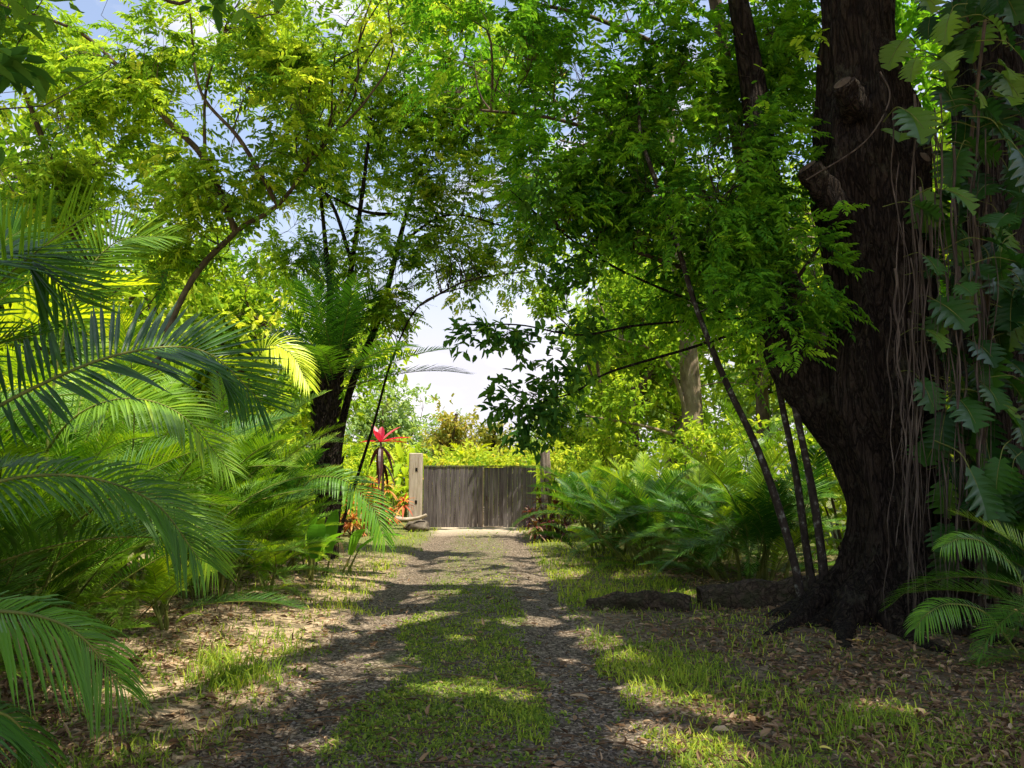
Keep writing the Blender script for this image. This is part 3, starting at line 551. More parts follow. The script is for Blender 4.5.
# the giant right-hand tree
def giant():
    prof = [(640, 752, 1000), (622, 772, 985), (603, 805, 968), (575, 838, 955), (540, 854, 948), (505, 853, 946), (470, 846, 944), (435, 832, 940), (405, 815, 937), (375, 818, 934), (345, 829, 931), (310, 836, 928), (270, 834, 926), (230, 824, 926), (195, 812, 922), (165, 812, 918), (135, 816, 912), (105, 819, 904), (70, 822, 896), (30, 823, 892), (-20, 824, 890), (-120, 828, 900), (-240, 820, 895)]
    Y0 = 8.7; base = np.array([P(880, 620, Y0)[0], Y0, hgt(P(880, 620, Y0)[0], Y0)-.05])
    t = thing('giant_tree', base, 'huge gnarled dark trunk with hanging aerial roots at the right', 'tree')
    zs, cs, rs = [], [], []
    for y, l, r in prof:
        a, b = P(l, y, Y0), P(r, y, Y0); zs.append(a[2]); cs.append((a[0]+b[0])/2); rs.append((b[0]-a[0])/2)
    zs, cs, rs = map(np.array, (zs, cs, rs)); n = 330; zz = np.linspace(-.15, zs[-1], n)
    cx = np.interp(zz, zs, cs); rr = np.interp(zz, zs, rs); k = np.ones(11)/11
    cx = np.convolve(np.pad(cx, 5, 'edge'), k, 'valid'); rr = np.convolve(np.pad(rr, 5, 'edge'), k, 'valid')
    sides = 220; an = np.arange(sides)*2*math.pi/sides; A, Zg = np.meshgrid(an, zz)
    low = np.exp(-np.clip(Zg, 0, 9)/1.0)
    w = 1+(.05+.10*low)*np.sin(A*7+.6*np.sin(Zg*1.3))+.04*np.sin(A*13+Zg*1.7)+.03*np.sin(A*4-Zg*2.6)+.025*np.sin(A*21+Zg*3)+.02*np.sin(A*9+Zg*7.7)-.030*np.abs(np.sin(A*19+1.6*np.sin(Zg*1.7)+1.1*np.sin(Zg*4.3+A*2)))**.5-.018*np.abs(np.sin(A*37-2.2*np.sin(Zg*2.9+A)+np.sin(Zg*9)))**.5+.004*RNG.normal(size=A.shape)+.075*np.sin(Zg*2.1+A)*np.sin(A*2+Zg)+.04*np.sin(Zg*4.6+A*3)*np.sin(A*5-Zg*2)+sum(h_*np.exp(-((np.mod(A-a_+math.pi, 2*math.pi)-math.pi)**2/w_**2+(Zg-z_)**2/(w_*.8)**2)) for a_, z_, h_, w_ in ((4.3, 2.2, .10, .35), (4.9, 3.6, .12, .3), (4.0, 4.4, .14, .32), (5.2, 5.1, .10, .25), (4.5, 5.8, .10, .28), (4.7, 1.3, .10, .4), (3.6, 3.2, .10, .3), (5.0, 6.5, .09, .25)))
    x = cx[:, None]+rr[:, None]*w*np.cos(A); y = Y0+np.minimum(rr, .85+.1*low[:, 0])[:, None]*w*np.sin(A)*1.0
    # sawn branch stubs: outward swellings at given angles
    Vv = np.stack([x, y, Zg], -1)
    i = np.arange(n-1)[:, None]*sides; j = np.arange(sides)[None]; f = np.stack([i+j, i+(j+1) % sides, i+(j+1) % sides+sides, i+j+sides], -1).reshape(-1, 4)
    mb = MB(); mb.add(Vv.reshape(-1, 3)-base, f, .5, 0, True); build('trunk', mb, ['bark_dark'], t)
    for (a, b, r0, r1) in ((P(842, 215, 8.3), P(808, 168, 8.05), .17, .13), (P(856, 110, 8.2), P(843, 84, 7.95), .17, .12), (P(905, 170, 8.4), P(924, 158, 8.15), .16, .09)):
        mb = MB(); mid = (a+b)/2+[0, -.02, -.03]; c = limb(mb, np.array([a, mid, b])-base, r0, r1, 22, 16, .10, 3); st_ = build('branch_stub', mb, ['bark_dark'], t)
        mb = MB(); dd = nrm((b-mid)[None])[0]; tubes(mb, np.array([[b-base+dd*.02, b-base+dd*.045]]), np.array([[r1*.8, .01]]), 14); build('cut_face', mb, ['bark_brown'], st_)
    sk = []
    def LB(pts, r0, r1, nm='limb', bm='bark_dark', sd=1, si=12, bp=.08):
        mb = MB(); c = limb(mb, np.array(pts)-base, r0, r1, si, None, bp, sd); build(nm, mb, [bm], t); sk.append(c[len(c)//3:])
    LB([P(850, 430, 8.9), P(800, 372, 8.9), P(772, 300, 9.0), P(765, 180, 9.1), P(748, 60, 9.2), P(720, -90, 9.2)], .34, .10)
    LB([P(1000, 640, 9.5), P(1000, 450, 9.5), P(990, 250, 9.5), P(985, 60, 9.5), P(995, -160, 9.4), P(1020, -330, 8.8)], .56, .26, sd=4, si=26, bp=.10)
    top = np.array([P(858, -240, Y0)[0], Y0, zs[-1]])
    LB([top-[0, 0, .3], top+[-.6, -1.2, 1.4], top+[-2.0, -3.6, 2.2], top+[-3.2, -6.4, 2.2]], .36, .08)
    LB([top-[0, 0, .3], top+[-1.2, .3, 1.6], top+[-3.4, 1.2, 2.4], top+[-5.2, 2.2, 2.4]], .34, .08)
    LB([top-[0, 0, .3], top+[1.4, .1, 1.8], top+[3.6, -1.6, 3.0], top+[5.6, -3.5, 3.0]], .34, .08)
    LB([top-[0, 0, .3], top+[.8, 1.8, 1.8], top+[2.6, 4.2, 2.6], top+[3.6, 6.2, 2.6]], .32, .08)
    LB([top-[0, 0, .3], top+[.2, -.8, 2.], top+[1.0, -3.4, 3.4], top+[1.6, -6.6, 3.6]], .3, .07)
    sk_ = np.concatenate(sk); pts = []
    for c, r, nn in BIG: pts.append(clumpy(blob(c, r, nn), .85, -.5, 1.3))
    pts = np.concatenate(pts)-base; mb = MB(); CUT[0] = base; crown(mb, pts, sk_, 'simple', .4, .16, 0, 1, .02, 2.0, 4); CUT[0] = None; build('crown', mb, ['leaf_green', 'bark_dark'], t)
    rg = random.Random(9)
    for k in range(46):   # hanging aerial roots in front of the trunk
        px = rg.choice([rg.uniform(890, 985), rg.uniform(900, 950), rg.uniform(930, 1000)]); y0 = rg.uniform(90, 330); y1 = rg.choice([630, 640, rg.uniform(380, 600)]); yy = rg.uniform(7.55, 7.9)
        a = P(px, y0, yy); b = P(px+rg.uniform(-8, 8), y1, yy); s = np.linspace(0, 1, 30); c = a+(b-a)*s[:, None]
        c[:, 0] += rg.uniform(.01, .07)*np.sin(s*rg.uniform(3, 14)+rg.uniform(0, 6))+.02*np.sin(s*rg.uniform(15, 30)); c[:, 1] += rg.uniform(.02, .08)*np.sin(s*rg.uniform(3, 9)+1); c[:, 2] = np.maximum(c[:, 2], hgt(c[:, 0], c[:, 1])-.02)
        mb = MB(); r = rg.choice([.003, .004, .006, .008, .014]); tubes(mb, (c-base)[None], (r*(1-.55*s)*(1+.15*np.sin(s*40)))[None], 5); build('aerial_root', mb, ['root_pale'], t)
    for k in range(7):   # surface roots running out over the soil
        a = 3.4+k*.5; st = np.array([base[0]+.7*math.cos(a), Y0+.6*math.sin(a), .38]); p = [st]
        for q in (1, 2, 3):
            e = np.array([base[0]+(.6+.5*q)*math.cos(a+.1*q), Y0+(.5+.5*q)*math.sin(a+.12*q), 0]); e[2] = hgt(e[0], e[1])+.06-.045*q; p.append(e)
        mb = MB(); limb(mb, np.array(p)-base, .15, .02, 10, 24, .12, k); build('surface_root', mb, ['bark_dark'], t)
    # slack bare vine looped over the bole
    mb = MB(); c = smooth([P(880, 72, 7.75), P(890, 95, 7.7), P(878, 125, 7.7), P(855, 150, 7.75), P(806, 180, 7.85)], 30)-base; tubes(mb, c[None], np.full((1, 30), .009), 5); build('bare_vine', mb, ['root_pale'], t)
BIG = [((-.2, .8, 9.8), (1.9, 1.7, .9), 190), ((3.0, 2.6, 10.2), (1.8, 2.0, 1.2), 210), ((3.2, 5.6, 10.2), (1.5, 1.4, .9), 120), ((6.6, 3.6, 10.4), (2.5, 3.2, 1.6), 420), ((6.6, 7.6, 10.4), (2.2, 1.7, 1.6), 260), ((4.8, 7.0, 9.8), (1.4, 1.0, .8), 100), ((5.8, 6.6, 9.3), (1.4, 1.0, .8), 120)]  # crown lobes out of view, laid out for the shade they cast
giant()
# canopy of the right side that leans over the drive
Bt = P(872, 590, 11.4); Bt[2] = 0
tree('shade_tree', 'dense green tree behind the thin trunks whose boughs reach over the drive',
     [([Bt, P(850, 430, 11.2), P(800, 300, 10.9), P(757, 220, 10.6), P(735, 120, 10.4), P(715, 0, 10.2), P(690, -110, 10)], .16, .07)],
     [([P(752, 250, 10.5), P(700, 190, 10.3), P(640, 150, 10), P(560, 120, 9.6), P(480, 110, 9.2)], .06, .015),
      ([P(735, 120, 10.4), P(680, 60, 10), P(600, 20, 9.4), P(520, 0, 8.8)], .06, .015),
      ([P(735, 120, 10.4), (2.6, 12, 7.4), (1.4, 13.6, 7.8), (.2, 15, 7.5)], .05, .012), ([(2.0, 12.8, 7.6), (.6, 12.8, 8.2), (-.8, 13.0, 8.5)], .03, .01),
      ([P(800, 300, 10.9), P(720, 280, 10.3), P(630, 250, 9.8), P(560, 230, 9.4)], .05, .012),
      ([P(715, 0, 10.2), P(660, -60, 9.4), P(580, -90, 8.2), P(500, -100, 7)], .06, .015)],
     [(P(690, 90, 9.8), (1.9, 1.4, 1.5), 330), (P(590, 70, 9.4), (1.6, 1.5, 1.2), 270), (P(690, 230, 10), (1.35, .9, 1.0), 230), (P(610, 230, 9.6), (1.1, .8, .8), 120), (P(500, 30, 8.6), (1.1, 1.3, .7), 140), (P(600, -60, 8.6), (2.4, 1.6, .8), 110), (P(770, 60, 10.2), (1.0, 1.0, 1.6), 160), (P(560, 180, 9.4), (1.0, .7, .7), 110), ((1.6, 13.2, 7.4), (1.5, 1.4, 1.0), 120), ((.3, 15, 7.4), (1.3, 1.2, .8), 90), ((-.6, 13, 8.5), (1.3, 1.1, .8), 80), (P(650, 300, 10.2), (.9, .6, .5), 60)],
     'leaf_green', 'bark_brown', 'pinnate', .44, size=.98, count=5, tvar=.17)
# thin leaning trio
b3 = P(812, 612, 9.0); b3[2] = 0
tree('slender_tree', 'slender lichen spotted tree of three thin leaning stems beside the huge trunk',
     [([P(806, 622, 9.0), P(790, 545, 9.0), P(760, 455, 9.0), P(725, 380, 9.0), P(697, 310, 9.0), P(680, 255, 9.0), P(655, 180, 8.9)], .050, .024),
      ([P(818, 622, 9.05), P(806, 545, 9.1), P(795, 470, 9.1), P(782, 405, 9.1), P(772, 350, 9.1), P(768, 290, 9.0)], .050, .026),
      ([P(826, 622, 9.0), P(822, 560, 8.95), P(812, 490, 8.95), P(800, 430, 8.9), P(788, 370, 8.9), P(782, 300, 8.8)], .056, .028)],
     [([P(768, 290, 9.0), P(740, 240, 8.8), P(720, 200, 8.6)], .03, .01), ([P(782, 300, 8.8), P(810, 260, 8.6), P(830, 230, 8.4)], .03, .01), ([P(655, 180, 8.9), P(640, 130, 8.8), P(640, 70, 8.7)], .03, .01)],
     [(P(770, 300, 8.4), (.85, .6, .55), 75), (P(740, 235, 8.6), (.9, .7, .6), 85), (P(800, 300, 8.3), (.3, .4, .4), 18), (P(650, 130, 8.8), (.9, .8, .8), 90), (P(755, 150, 8.5), (.7, .6, 1.0), 95), (P(750, 230, 8.6), (.7, .5, .6), 60), (P(818, 240, 7.9), (.22, .2, .55), 26), (P(700, 210, 8.7), (.7, .6, .6), 50), (P(770, 350, 8.3), (.45, .4, .36), 38)],
     'leaf_green', 'bark_lichen', 'pinnate', .40, size=.82, count=5, flare=.05, trunkname='stem')
# low bough hanging over the drive
hb = P(862, 590, 11.0); hb[2] = 0
tree('overhanging_tree', 'thin dark leaved tree whose long bough hangs down in front of the gate',
     [([hb, P(852, 440, 10.9), P(800, 345, 10.6), P(735, 318, 10.3)], .05, .035)],
     [([P(760, 325, 10.4), P(690, 348, 10.2), P(610, 372, 10.), P(575, 392, 9.8), P(545, 400, 9.5)], .022, .008), ([P(735, 318, 10.3), P(640, 325, 10), P(580, 335, 9.6), P(520, 325, 9.2), P(470, 325, 8.8)], .020, .006),
      ([P(735, 318, 10.3), P(620, 270, 9.8), P(545, 220, 9.2), P(510, 190, 8.8)], .020, .006)],
     [(P(535, 400, 9.4), (.42, .4, .34), 34), (P(570, 380, 9.7), (.45, .5, .2), 22), (P(500, 335, 9), (.6, .5, .14), 26), (P(600, 335, 10), (.6, .5, .3), 22), (P(530, 432, 9.3), (.16, .2, .14), 6), (P(545, 195, 8.8), (.5, .4, .25), 30), (P(570, 275, 9.5), (.6, .5, .3), 18)],
     'leaf_deep', 'bark_dark', 'simple', .5, size=.9, count=3, twig=.012)
# pale trunk behind the right bank
pb = P(695, 560, 20.5); pb[2] = 0
tree('pale_trunk_tree', 'tall tree with a pale tan trunk standing behind the right hand palms',
     [([pb, P(694, 460, 20.5), P(688, 345, 20.5), P(676, 230, 20.3), P(668, 100, 20.2)], .30, .16)],
     [([P(692, 430, 20.5), P(665, 360, 20.2), P(610, 335, 19.8)], .07, .02), ([P(688, 330, 20.5), P(740, 260, 20.2), P(790, 220, 20)], .09, .03), ([P(676, 230, 20.3), P(620, 160, 20), P(560, 140, 19.8)], .09, .03), ([P(692, 440, 20.5), P(640, 425, 20), P(580, 415, 19.8)], .06, .02)],
     [(P(640, 320, 20.2), (1.8, 1.0, 1.5), 170), (P(750, 330, 20.6), (2.0, 1.3, 1.8), 170), (P(610, 400, 20.2), (1.5, .9, .8), 90), (P(600, 260, 20.2), (1.2, .9, .9), 70), (P(720, 170, 20.2), (2.6, 1.4, 1.8), 160), (P(810, 250, 21), (2.4, 1.6, 2.4), 160)],
     'leaf_bright', 'bark_pale', 'simple', .22, size=1.15, count=4, th=.1)
# left: long-limbed yellow green tree
lb = P(120, 560, 11.5); lb[2] = 0
tree('feathery_tree', 'yellow green feathery tree with long slanting limbs at the upper left',
     [([lb, P(140, 420, 11.5), P(185, 292, 11.5), P(236, 232, 11.4), P(278, 205, 11.3), P(320, 150, 11.2)], .062, .025)],
     [([P(236, 232, 11.4), P(205, 160, 11.3), P(168, 121, 11.2), P(120, 68, 11.1), P(75, 30, 11), P(0, 5, 10.8)], .055, .02),
      ([P(278, 205, 11.3), P(240, 140, 11), P(200, 90, 10.8), P(190, 10, 10.6)], .04, .015), ([P(140, 420, 11.5), P(90, 280, 11.8), P(50, 160, 11.8), P(20, 80, 11.6)], .09, .03),
      ([P(205, 160, 11.3), P(206, 90, 11.2), P(225, 30, 11)], .03, .01)],
     [(P(60, 80, 11.4), (1.7, 1.4, 1.4), 230), (P(170, 60, 11.2), (1.7, 1.4, 1.2), 210), (P(80, 190, 11.8), (1.6, 1.2, 1.0), 190), (P(200, 190, 11.5), (1.2, .9, .8), 120), (P(290, 60, 10.9), (1.4, 1.2, 1.2), 180), (P(300, 150, 11.2), (.9, .8, .7), 70), (P(170, 250, 11.8), (1.2, .8, .6), 80), (P(20, 0, 11), (2, 1.6, 1), 130), (P(350, -20, 10.6), (1.6, 1.4, .9), 140), (P(60, 260, 12), (1.4, .8, .6), 90)],
     'leaf_yellow', 'bark_brown', 'pinnate', .46, size=1.1, count=4, th=.34, tvar=.2)
mb_ = P(322, 545, 16.6); mb_[2] = 0
tree('many_stemmed_tree', 'airy tree of several thin dark stems rising behind the old palm',
     [([mb_, P(328, 440, 16.5), P(343, 330, 16.3), P(352, 262, 16.2), P(362, 195, 16.0), P(372, 110, 15.8)], .10, .03),
      ([mb_+[.12, 0, 0], P(345, 410, 16.5), P(380, 315, 16.3), P(398, 245, 16.2), P(415, 185, 16.0), P(440, 110, 15.8)], .09, .025),
      ([mb_+[-.1, .1, 0], P(330, 330, 16.6), P(326, 250, 16.6), P(318, 170, 16.6)], .10, .03),
      ([mb_+[.2, .1, 0], P(372, 430, 16.4), P(392, 360, 16), P(420, 305, 15.8), P(470, 285, 15.6)], .035, .01)],
     [([P(352, 262, 16.2), P(330, 200, 16), P(290, 150, 15.8)], .05, .015), ([P(398, 215, 16.1), P(360, 210, 15.9), P(300, 180, 15.6)], .05, .015), ([P(398, 245, 16.2), P(450, 215, 15.8), P(530, 235, 15.5)], .035, .01), ([P(420, 305, 15.8), P(470, 280, 15.6), P(540, 270, 15.4)], .025, .008)],
     [(P(380, 110, 16), (1.8, 1.4, 1.5), 220), (P(450, 110, 15.8), (1.5, 1.2, 1.4), 190), (P(330, 170, 16.4), (1.5, 1.2, 1.2), 130), (P(435, 240, 15.8), (1.5, .9, .8), 110), (P(480, 200, 15.6), (1.4, .9, 1.0), 150), (P(530, 250, 15.4), (1.0, .8, .7), 90), (P(500, 120, 15.4), (1.3, .9, 1.4), 190), (P(430, 180, 15.8), (1.0, .8, .9), 90), (P(360, 250, 16.2), (.8, .6, .8), 50), (P(300, 60, 16), (1.6, 1.4, 1.3), 150), (P(440, 20, 15.4), (2.1, 1.6, 1.2), 210), (P(400, 310, 15.8), (1.0, .6, .5), 60), (P(475, 265, 15.6), (1.4, .9, .8), 150), (P(300, 260, 17), (1.2, .8, .8), 80)],
     'leaf_yellow', 'bark_dark', 'pinnate', .42, size=1.15, count=4, th=.22, tvar=.2)
# near tree just out of frame at the left whose leaves dip into the corner
tree('broadleaf_tree', 'near dark tree whose broad leaves dip into the top left corner',
     [([(-2.6, .6, -.05), (-2.5, .7, 1.6), (-2.35, .9, 3.2), (-2.2, 1.1, 4.8)], .07, .03)],
     [([(-2.35, .9, 3.2), (-1.8, 1.6, 3.3), P(-20, 40, 2.2), P(20, 60, 2.25)], .018, .005), ([(-2.2, 1.1, 4.4), P(120, -40, 2.6), P(215, -12, 2.8)], .014, .004)],
     [((-2.6, .8, 4.6), (.8, .8, .7), 26), (P(-25, 60, 2.2), (.10, .15, .16), 7), (P(215, -8, 2.8), (.10, .1, .04), 3), (P(-40, 130, 2.3), (.10, .1, .12), 4)],
     'leaf_deep', 'bark_brown', 'simple', .5, size=.62, count=2, twig=.008, th=-2)
kb = np.array([9.4, 12.4, -.05])
tree('broad_crowned_tree', 'leafy tree filling the view behind the huge trunk at the right edge',
     [([kb, kb+[.1, 0, 2.5], kb+[-.2, 0, 5], kb+[0, 0, 8]], .16, .06)], [([kb+[0, 0, 3], kb+[-1.4, -.2, 4.2], kb+[-2.4, 0, 5]], .06, .02), ([kb+[0, 0, 4], kb+[1.2, 0, 5.4], kb+[2.2, 0, 6.2]], .06, .02)],
     [(kb+[0, 0, 7.5], (2.4, 1.0, 2.0), 200), (kb+[-2.7, 0, 8.8], (1.3, .8, 1.6), 120), (kb+[-1.6, 0, 4.8], (1.5, .9, 1.5), 110), (kb+[1.2, 0, 4.2], (1.8, .9, 1.7), 130)], 'leaf_green', 'bark_brown', 'simple', .55, size=1.25, count=4)
sb = np.array([3.0, 24.6, -.05])  # added tree; its dense end lobe throws shade on the gate
tree('gate_shade_tree', 'slim leafy tree behind the right hand palms, reaching towards the gate',
     [([sb, sb+[.1, 0, 2.5], sb+[-.2, 0, 5], sb+[-.5, 0, 7.5]], .10, .03)], [([sb+[-.1, 0, 4], sb+[-.9, -.1, 6.2], sb+[-1.9, -.25, 7.2]], .05, .015)],
     [(sb+[-1.9, -.25, 7.35], (.38, .3, .5), 46), (sb+[-.5, 0, 6.4], (1.1, .8, 1.2), 70), (sb+[.3, 0, 4.2], (1.2, .8, 1.0), 60)], 'leaf_bright', 'bark_brown', 'simple', .3, size=1.1, count=4, th=-1)
# ------------------------------------------------------------------ woodland behind: three forms copied
def form(name, leafm, barkm, h, w, n, tm, size, label, group, style='simple'):
    pts = [(0, 0, -.1), (.15, .1, h*.3), (-.1, 0, h*.6), (.1, 0, h*.85)]
    lm = [([(.15, .1, h*.3), (w*.3, .2, h*.45), (w*.6, .1, h*.6)], .12, .03), ([(0, 0, h*.4), (-w*.3, -.2, h*.55), (-w*.6, 0, h*.68)], .12, .03), ([(-.1, 0, h*.55), (0, -w*.4, h*.65), (.1, -w*.6, h*.72)], .1, .03)]
    bl = [((0, 0, h*.72), (w*.75, w*.75, h*.26), n), ((w*.45, -.2, h*.5), (w*.5, w*.5, h*.16), n//3), ((-w*.45, 0, h*.58), (w*.5, w*.5, h*.18), n//3), ((0, -w*.4, h*.42), (w*.6, w*.4, h*.16), n//3)]
    t = tree(name, label, [(pts, .2, .07)], lm, bl, leafm, barkm, style, tm, group, size, 4, .03, .2, .12, .7, 9, local=True)
    return t
GW = 'trees of the sunlit woodland behind the palms'
fA = form('woodland_tree', 'leaf_bright', 'bark_brown', 9, 3.2, 230, .3, 1.7, 'bright yellow green leafy tree in the woodland behind the left palms', GW)
fA.location = (-10.2, 16.5, 0); fA.scale = (1.1,)*3
LBL = 'bright yellow green leafy tree in the woodland behind the left palms'; LBR = 'bright leafy tree in the sunlit woodland behind the right bank'
for (x, y, s, l) in [(-14, 12, 1.2, LBL), (-8.6, 22.5, 1.05, LBL), (-15, 21, 1.2, LBL), (-12, 28, 1.25, LBL), (-6.6, 29, 1.15, LBL), (11, 20.5, 1.25, LBR), (14, 15.5, 1.3, LBR), (10, 30, 1.45, LBR), (14.5, 22, 1.6, LBR), (13.5, 10.8, 1.1, LBR), (5.6, 34, 1.4, LBR), (8.4, 40, 1.9, LBR), (2.6, 39, .75, LBR)]:
    dup(fA, (x, y, 0), random.uniform(0, 6.28), l, s*random.uniform(.92, 1.08))
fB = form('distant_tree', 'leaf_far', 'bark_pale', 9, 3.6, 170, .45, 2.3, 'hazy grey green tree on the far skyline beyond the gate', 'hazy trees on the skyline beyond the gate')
fB.location = (-8.5, 52, -.3)
for (x, y, s) in [(-13, 48, 1.15), (-5.2, 58, .78), (-1.6, 60, .62), (1.5, 60, .7), (5.5, 54, .95), (10, 50, 1.1), (15, 46, 1.2), (-18, 44, 1.3), (-24, 38, 1.3), (20, 40, 1.3), (26, 33, 1.2), (-28, 28, 1.2), (-24, 17, 1.1), (25, 22, 1.1)]:
    dup(fB, (x, y, -.3), random.uniform(0, 6.28), None, s)
t = form('orange_tinged_tree', 'leaf_orange', 'bark_brown', 5.4, 1.6, 70, .5, 1.6, 'small orange tinged tree on the skyline above the left of the gate', None); t.location = (-2.7, 36, 0)
t = form('brown_tree', 'leaf_orange', 'bark_dark', 4.6, 1.3, 60, .2, 1.5, 'small brownish tree on the skyline above the middle of the gate', None); t.location = (-.9, 37, 0)
# ------------------------------------------------------------------ shrubs
def shrub(name, loc, h, w, n, leafm, label, group=None, tm=.45, size=1., count=3, style='simple', tvar=.18):
    loc = np.array([loc[0], loc[1], hgt(*loc[:2])-.03]); t = thing(name, loc, label, 'shrub', group); sk = []
    for k in range(5):
        a = k*1.26+RNG.uniform(0, 1); mb = MB(); e = np.array([math.cos(a)*w*.5, math.sin(a)*w*.5, h*RNG.uniform(.6, .9)])
        c = limb(mb, [np.array([math.cos(a)*.06, math.sin(a)*.06, 0]), e*[.5, .5, .55], e], .03, .008, 6, 10); sk.append(c[2:]); build('stem', mb, ['bark_brown'], t)
    p = np.concatenate([blob((0, 0, h*.55), (w, w, h*.48), n), blob((w*.3, -w*.3, h*.8), (w*.5, w*.5, h*.25), n//3)]); p = clumpy(p, 2.0, .0, h*3); p = p[p[:, 2] > .08]
    mb = MB(); crown(mb, p, np.concatenate(sk), style, tm, tvar, 0, 1, .008, size, count); build('foliage', mb, [leafm, 'bark_brown'], t); return t
GH = 'sunlit hedge shrubs beyond the gate'
hs = shrub('hedge_shrub', (-1.3, 29.5), 2.6, 1.5, 120, 'leaf_hedge', 'yellow and orange flecked shrub beyond the gate', GH, .5, 1.25)
for (x, y, s) in [(-3.6, 30.5, 1.15), (.6, 30, 1.0), (2.4, 29.5, 1.05), (-5.6, 30, 1.1), (-2.4, 33, 1.15), (.2, 33.5, 1.12), (4.4, 31.5, 1.2), (-7.8, 30, 1.2)]: dup(hs, (x, y, 0), random.uniform(0, 6), None, s)
GU = 'sunlit undergrowth shrubs of the right hand side'
us_ = shrub('undergrowth_shrub', (6.2, 14.5), 3.0, 1.6, 150, 'leaf_bright', 'bright yellow green undergrowth shrub on the right hand side', GU, .42, 1.0)
for (x, y, s) in [(8.2, 13.2, 1.), (5.4, 18.5, 1.0), (7.6, 17, 1.15), (3.2, 20.5, 1.05), (10, 15.5, 1.1), (2.4, 23.2, .95), (5.4, 23, 1.1), (9.5, 20, 1.2)]: dup(us_, (x, y, 0), random.uniform(0, 6), None, s)
GL = 'sunlit undergrowth shrubs of the left hand side'
ul = shrub('undergrowth_shrub', (-6.2, 17.5), 2.8, 1.5, 140, 'leaf_bright', 'bright yellow green undergrowth shrub on the left hand side', GL, .38, 1.0)
for (x, y, s) in [(-8.6, 13, 1.1), (-8.2, 8.2, 1.1), (-9.5, 5, 1.1), (-7.0, 20.5, 1.1), (-5.2, 21.5, .8), (-10, 10, 1.2), (-5.4, 25, 1.0), (-6.2, 3.0, 1.0)]: dup(ul, (x, y, 0), random.uniform(0, 6), None, s)
# strap leaved plants: ti plants and heliconias
def straps(mb, base, n, L_, Wd, elev, tint, mat=0, droop=.5, seg=6, az0=0, elv=.25):
    for k in range(n):
        a = az0+k*2.4+RNG.uniform(-.3, .3); e = elev+RNG.uniform(-elv, elv); l = L_*RNG.uniform(.75, 1.15); d = np.array([math.cos(a)*math.cos(e), math.sin(a)*math.cos(e), math.sin(e)])
        s = nrm(np.cross(d, [0, 0, 1.])[None])[0]; nn = np.cross(s, d); q = np.linspace(0, 1, seg+1); dr = droop*RNG.uniform(.6, 1.4)
        m_ = np.asarray(base)+d*l*q[:, None]+np.array([0, 0, -1.])*(dr*l*q**2)[:, None]; w = Wd*.5*np.clip(np.sin(math.pi*np.clip(q*.86+.10, 0, 1))**.8, .05, 1); w[-1] = .003
        Vv = np.stack([m_+s*w[:, None]+nn*w[:, None]*.35, m_, m_-s*w[:, None]+nn*w[:, None]*.35], 1).reshape(-1, 3); i = np.arange(seg)[:, None]*3
        mb.add(Vv, np.concatenate([i+[0, 1, 4, 3], i+[1, 2, 5, 4]]), tint+RNG.normal()*.15, mat)
def leafpart(t, mats, base, n, L_, Wd, elev, tint, nm='leaf', droop=.5, elv=.25):
    for k in range(n):
        mb = MB(); straps(mb, base, 1, L_, Wd, elev, tint, 0, droop, az0=k*2.4+RNG.uniform(0, .6), elv=elv); build(nm, mb, mats, t)
b = P(386, 525, 22); b[2] = hgt(b[0], b[1])-.02
t = thing('ti_plant', b, 'tall ti plant with upright crimson leaves and drooping dead ones left of the gate', 'shrub')
mb = MB(); limb(mb, [(0, 0, 0), (-.1, 0, 1.0), (-.12, 0, 1.9), (-.2, 0, 2.7)], .05, .03, 8); build('stem', mb, ['bark_brown'], t)
mb = MB()
for az, e, l in ((2.7, .95, .85), (.4, .75, .95), (.15, .35, .85), (-.1, .1, .8), (3.3, .2, .6), (4.6, .8, .7), (1.6, 1.2, .7)):
    straps(mb, (-.2, 0, 2.7), 1, l, .2, e, .5, 0, .15, az0=az, elv=.05)
build('crimson_leaves', mb, ['red_leaf'], t)
mb = MB(); straps(mb, (-.18, 0, 2.55), 7, .5, .15, -.3, .3, 0, 1.2); straps(mb, (-.16, 0, 2.1), 4, .45, .13, -.3, .2, 0, 1.2); build('dead_leaves', mb, ['burgundy_leaf'], t)
def ti_shrub(name, loc, label, matn, heads, L_, h):
    t = thing(name, (loc[0], loc[1], hgt(*loc[:2])-.02), label, 'shrub')
    for k in range(heads):
        a = k*2.4; r = .12+.07*k; hh = h*RNG.uniform(.35, 1); e = np.array([r*math.cos(a)*1.2, r*math.sin(a)*1.2, hh]); mb = MB()
        limb(mb, [(.05*math.cos(a), .05*math.sin(a), 0), e*[.6, .6, .5], e], .022, .014, 6); build('stem', mb, ['bark_brown'], t)
        tn = RNG.uniform(.1, .95); mb = MB(); straps(mb, e, 16, L_, L_*.17, .75, tn, 0, .45, elv=.6); straps(mb, e-[0, 0, .12], 8, L_, L_*.17, -.1, tn-.15, 0, .5, elv=.4); build('leaf_rosette', mb, [matn], t)
    return t
ti_shrub('ti_shrub', (-4.0, 23), 'orange and pink leaved ti shrub beside the pale left gate post', 'pink_leaf', 10, .42, 1.75)
ti_shrub('ti_shrub', (-4.5, 22.3), 'smaller pink tinged ti shrub under the crimson plant', 'pink_leaf', 5, .4, .8)
ti_shrub('ti_shrub', (.95, 20.9), 'dark burgundy ti shrub at the foot of the right gate post', 'burgundy_leaf', 9, .42, 1.0)
ti_shrub('ti_shrub', (1.35, 21.5), 'green and yellow leaved shrub leaning on the right gate post', 'leaf_bright', 8, .42, 1.7)
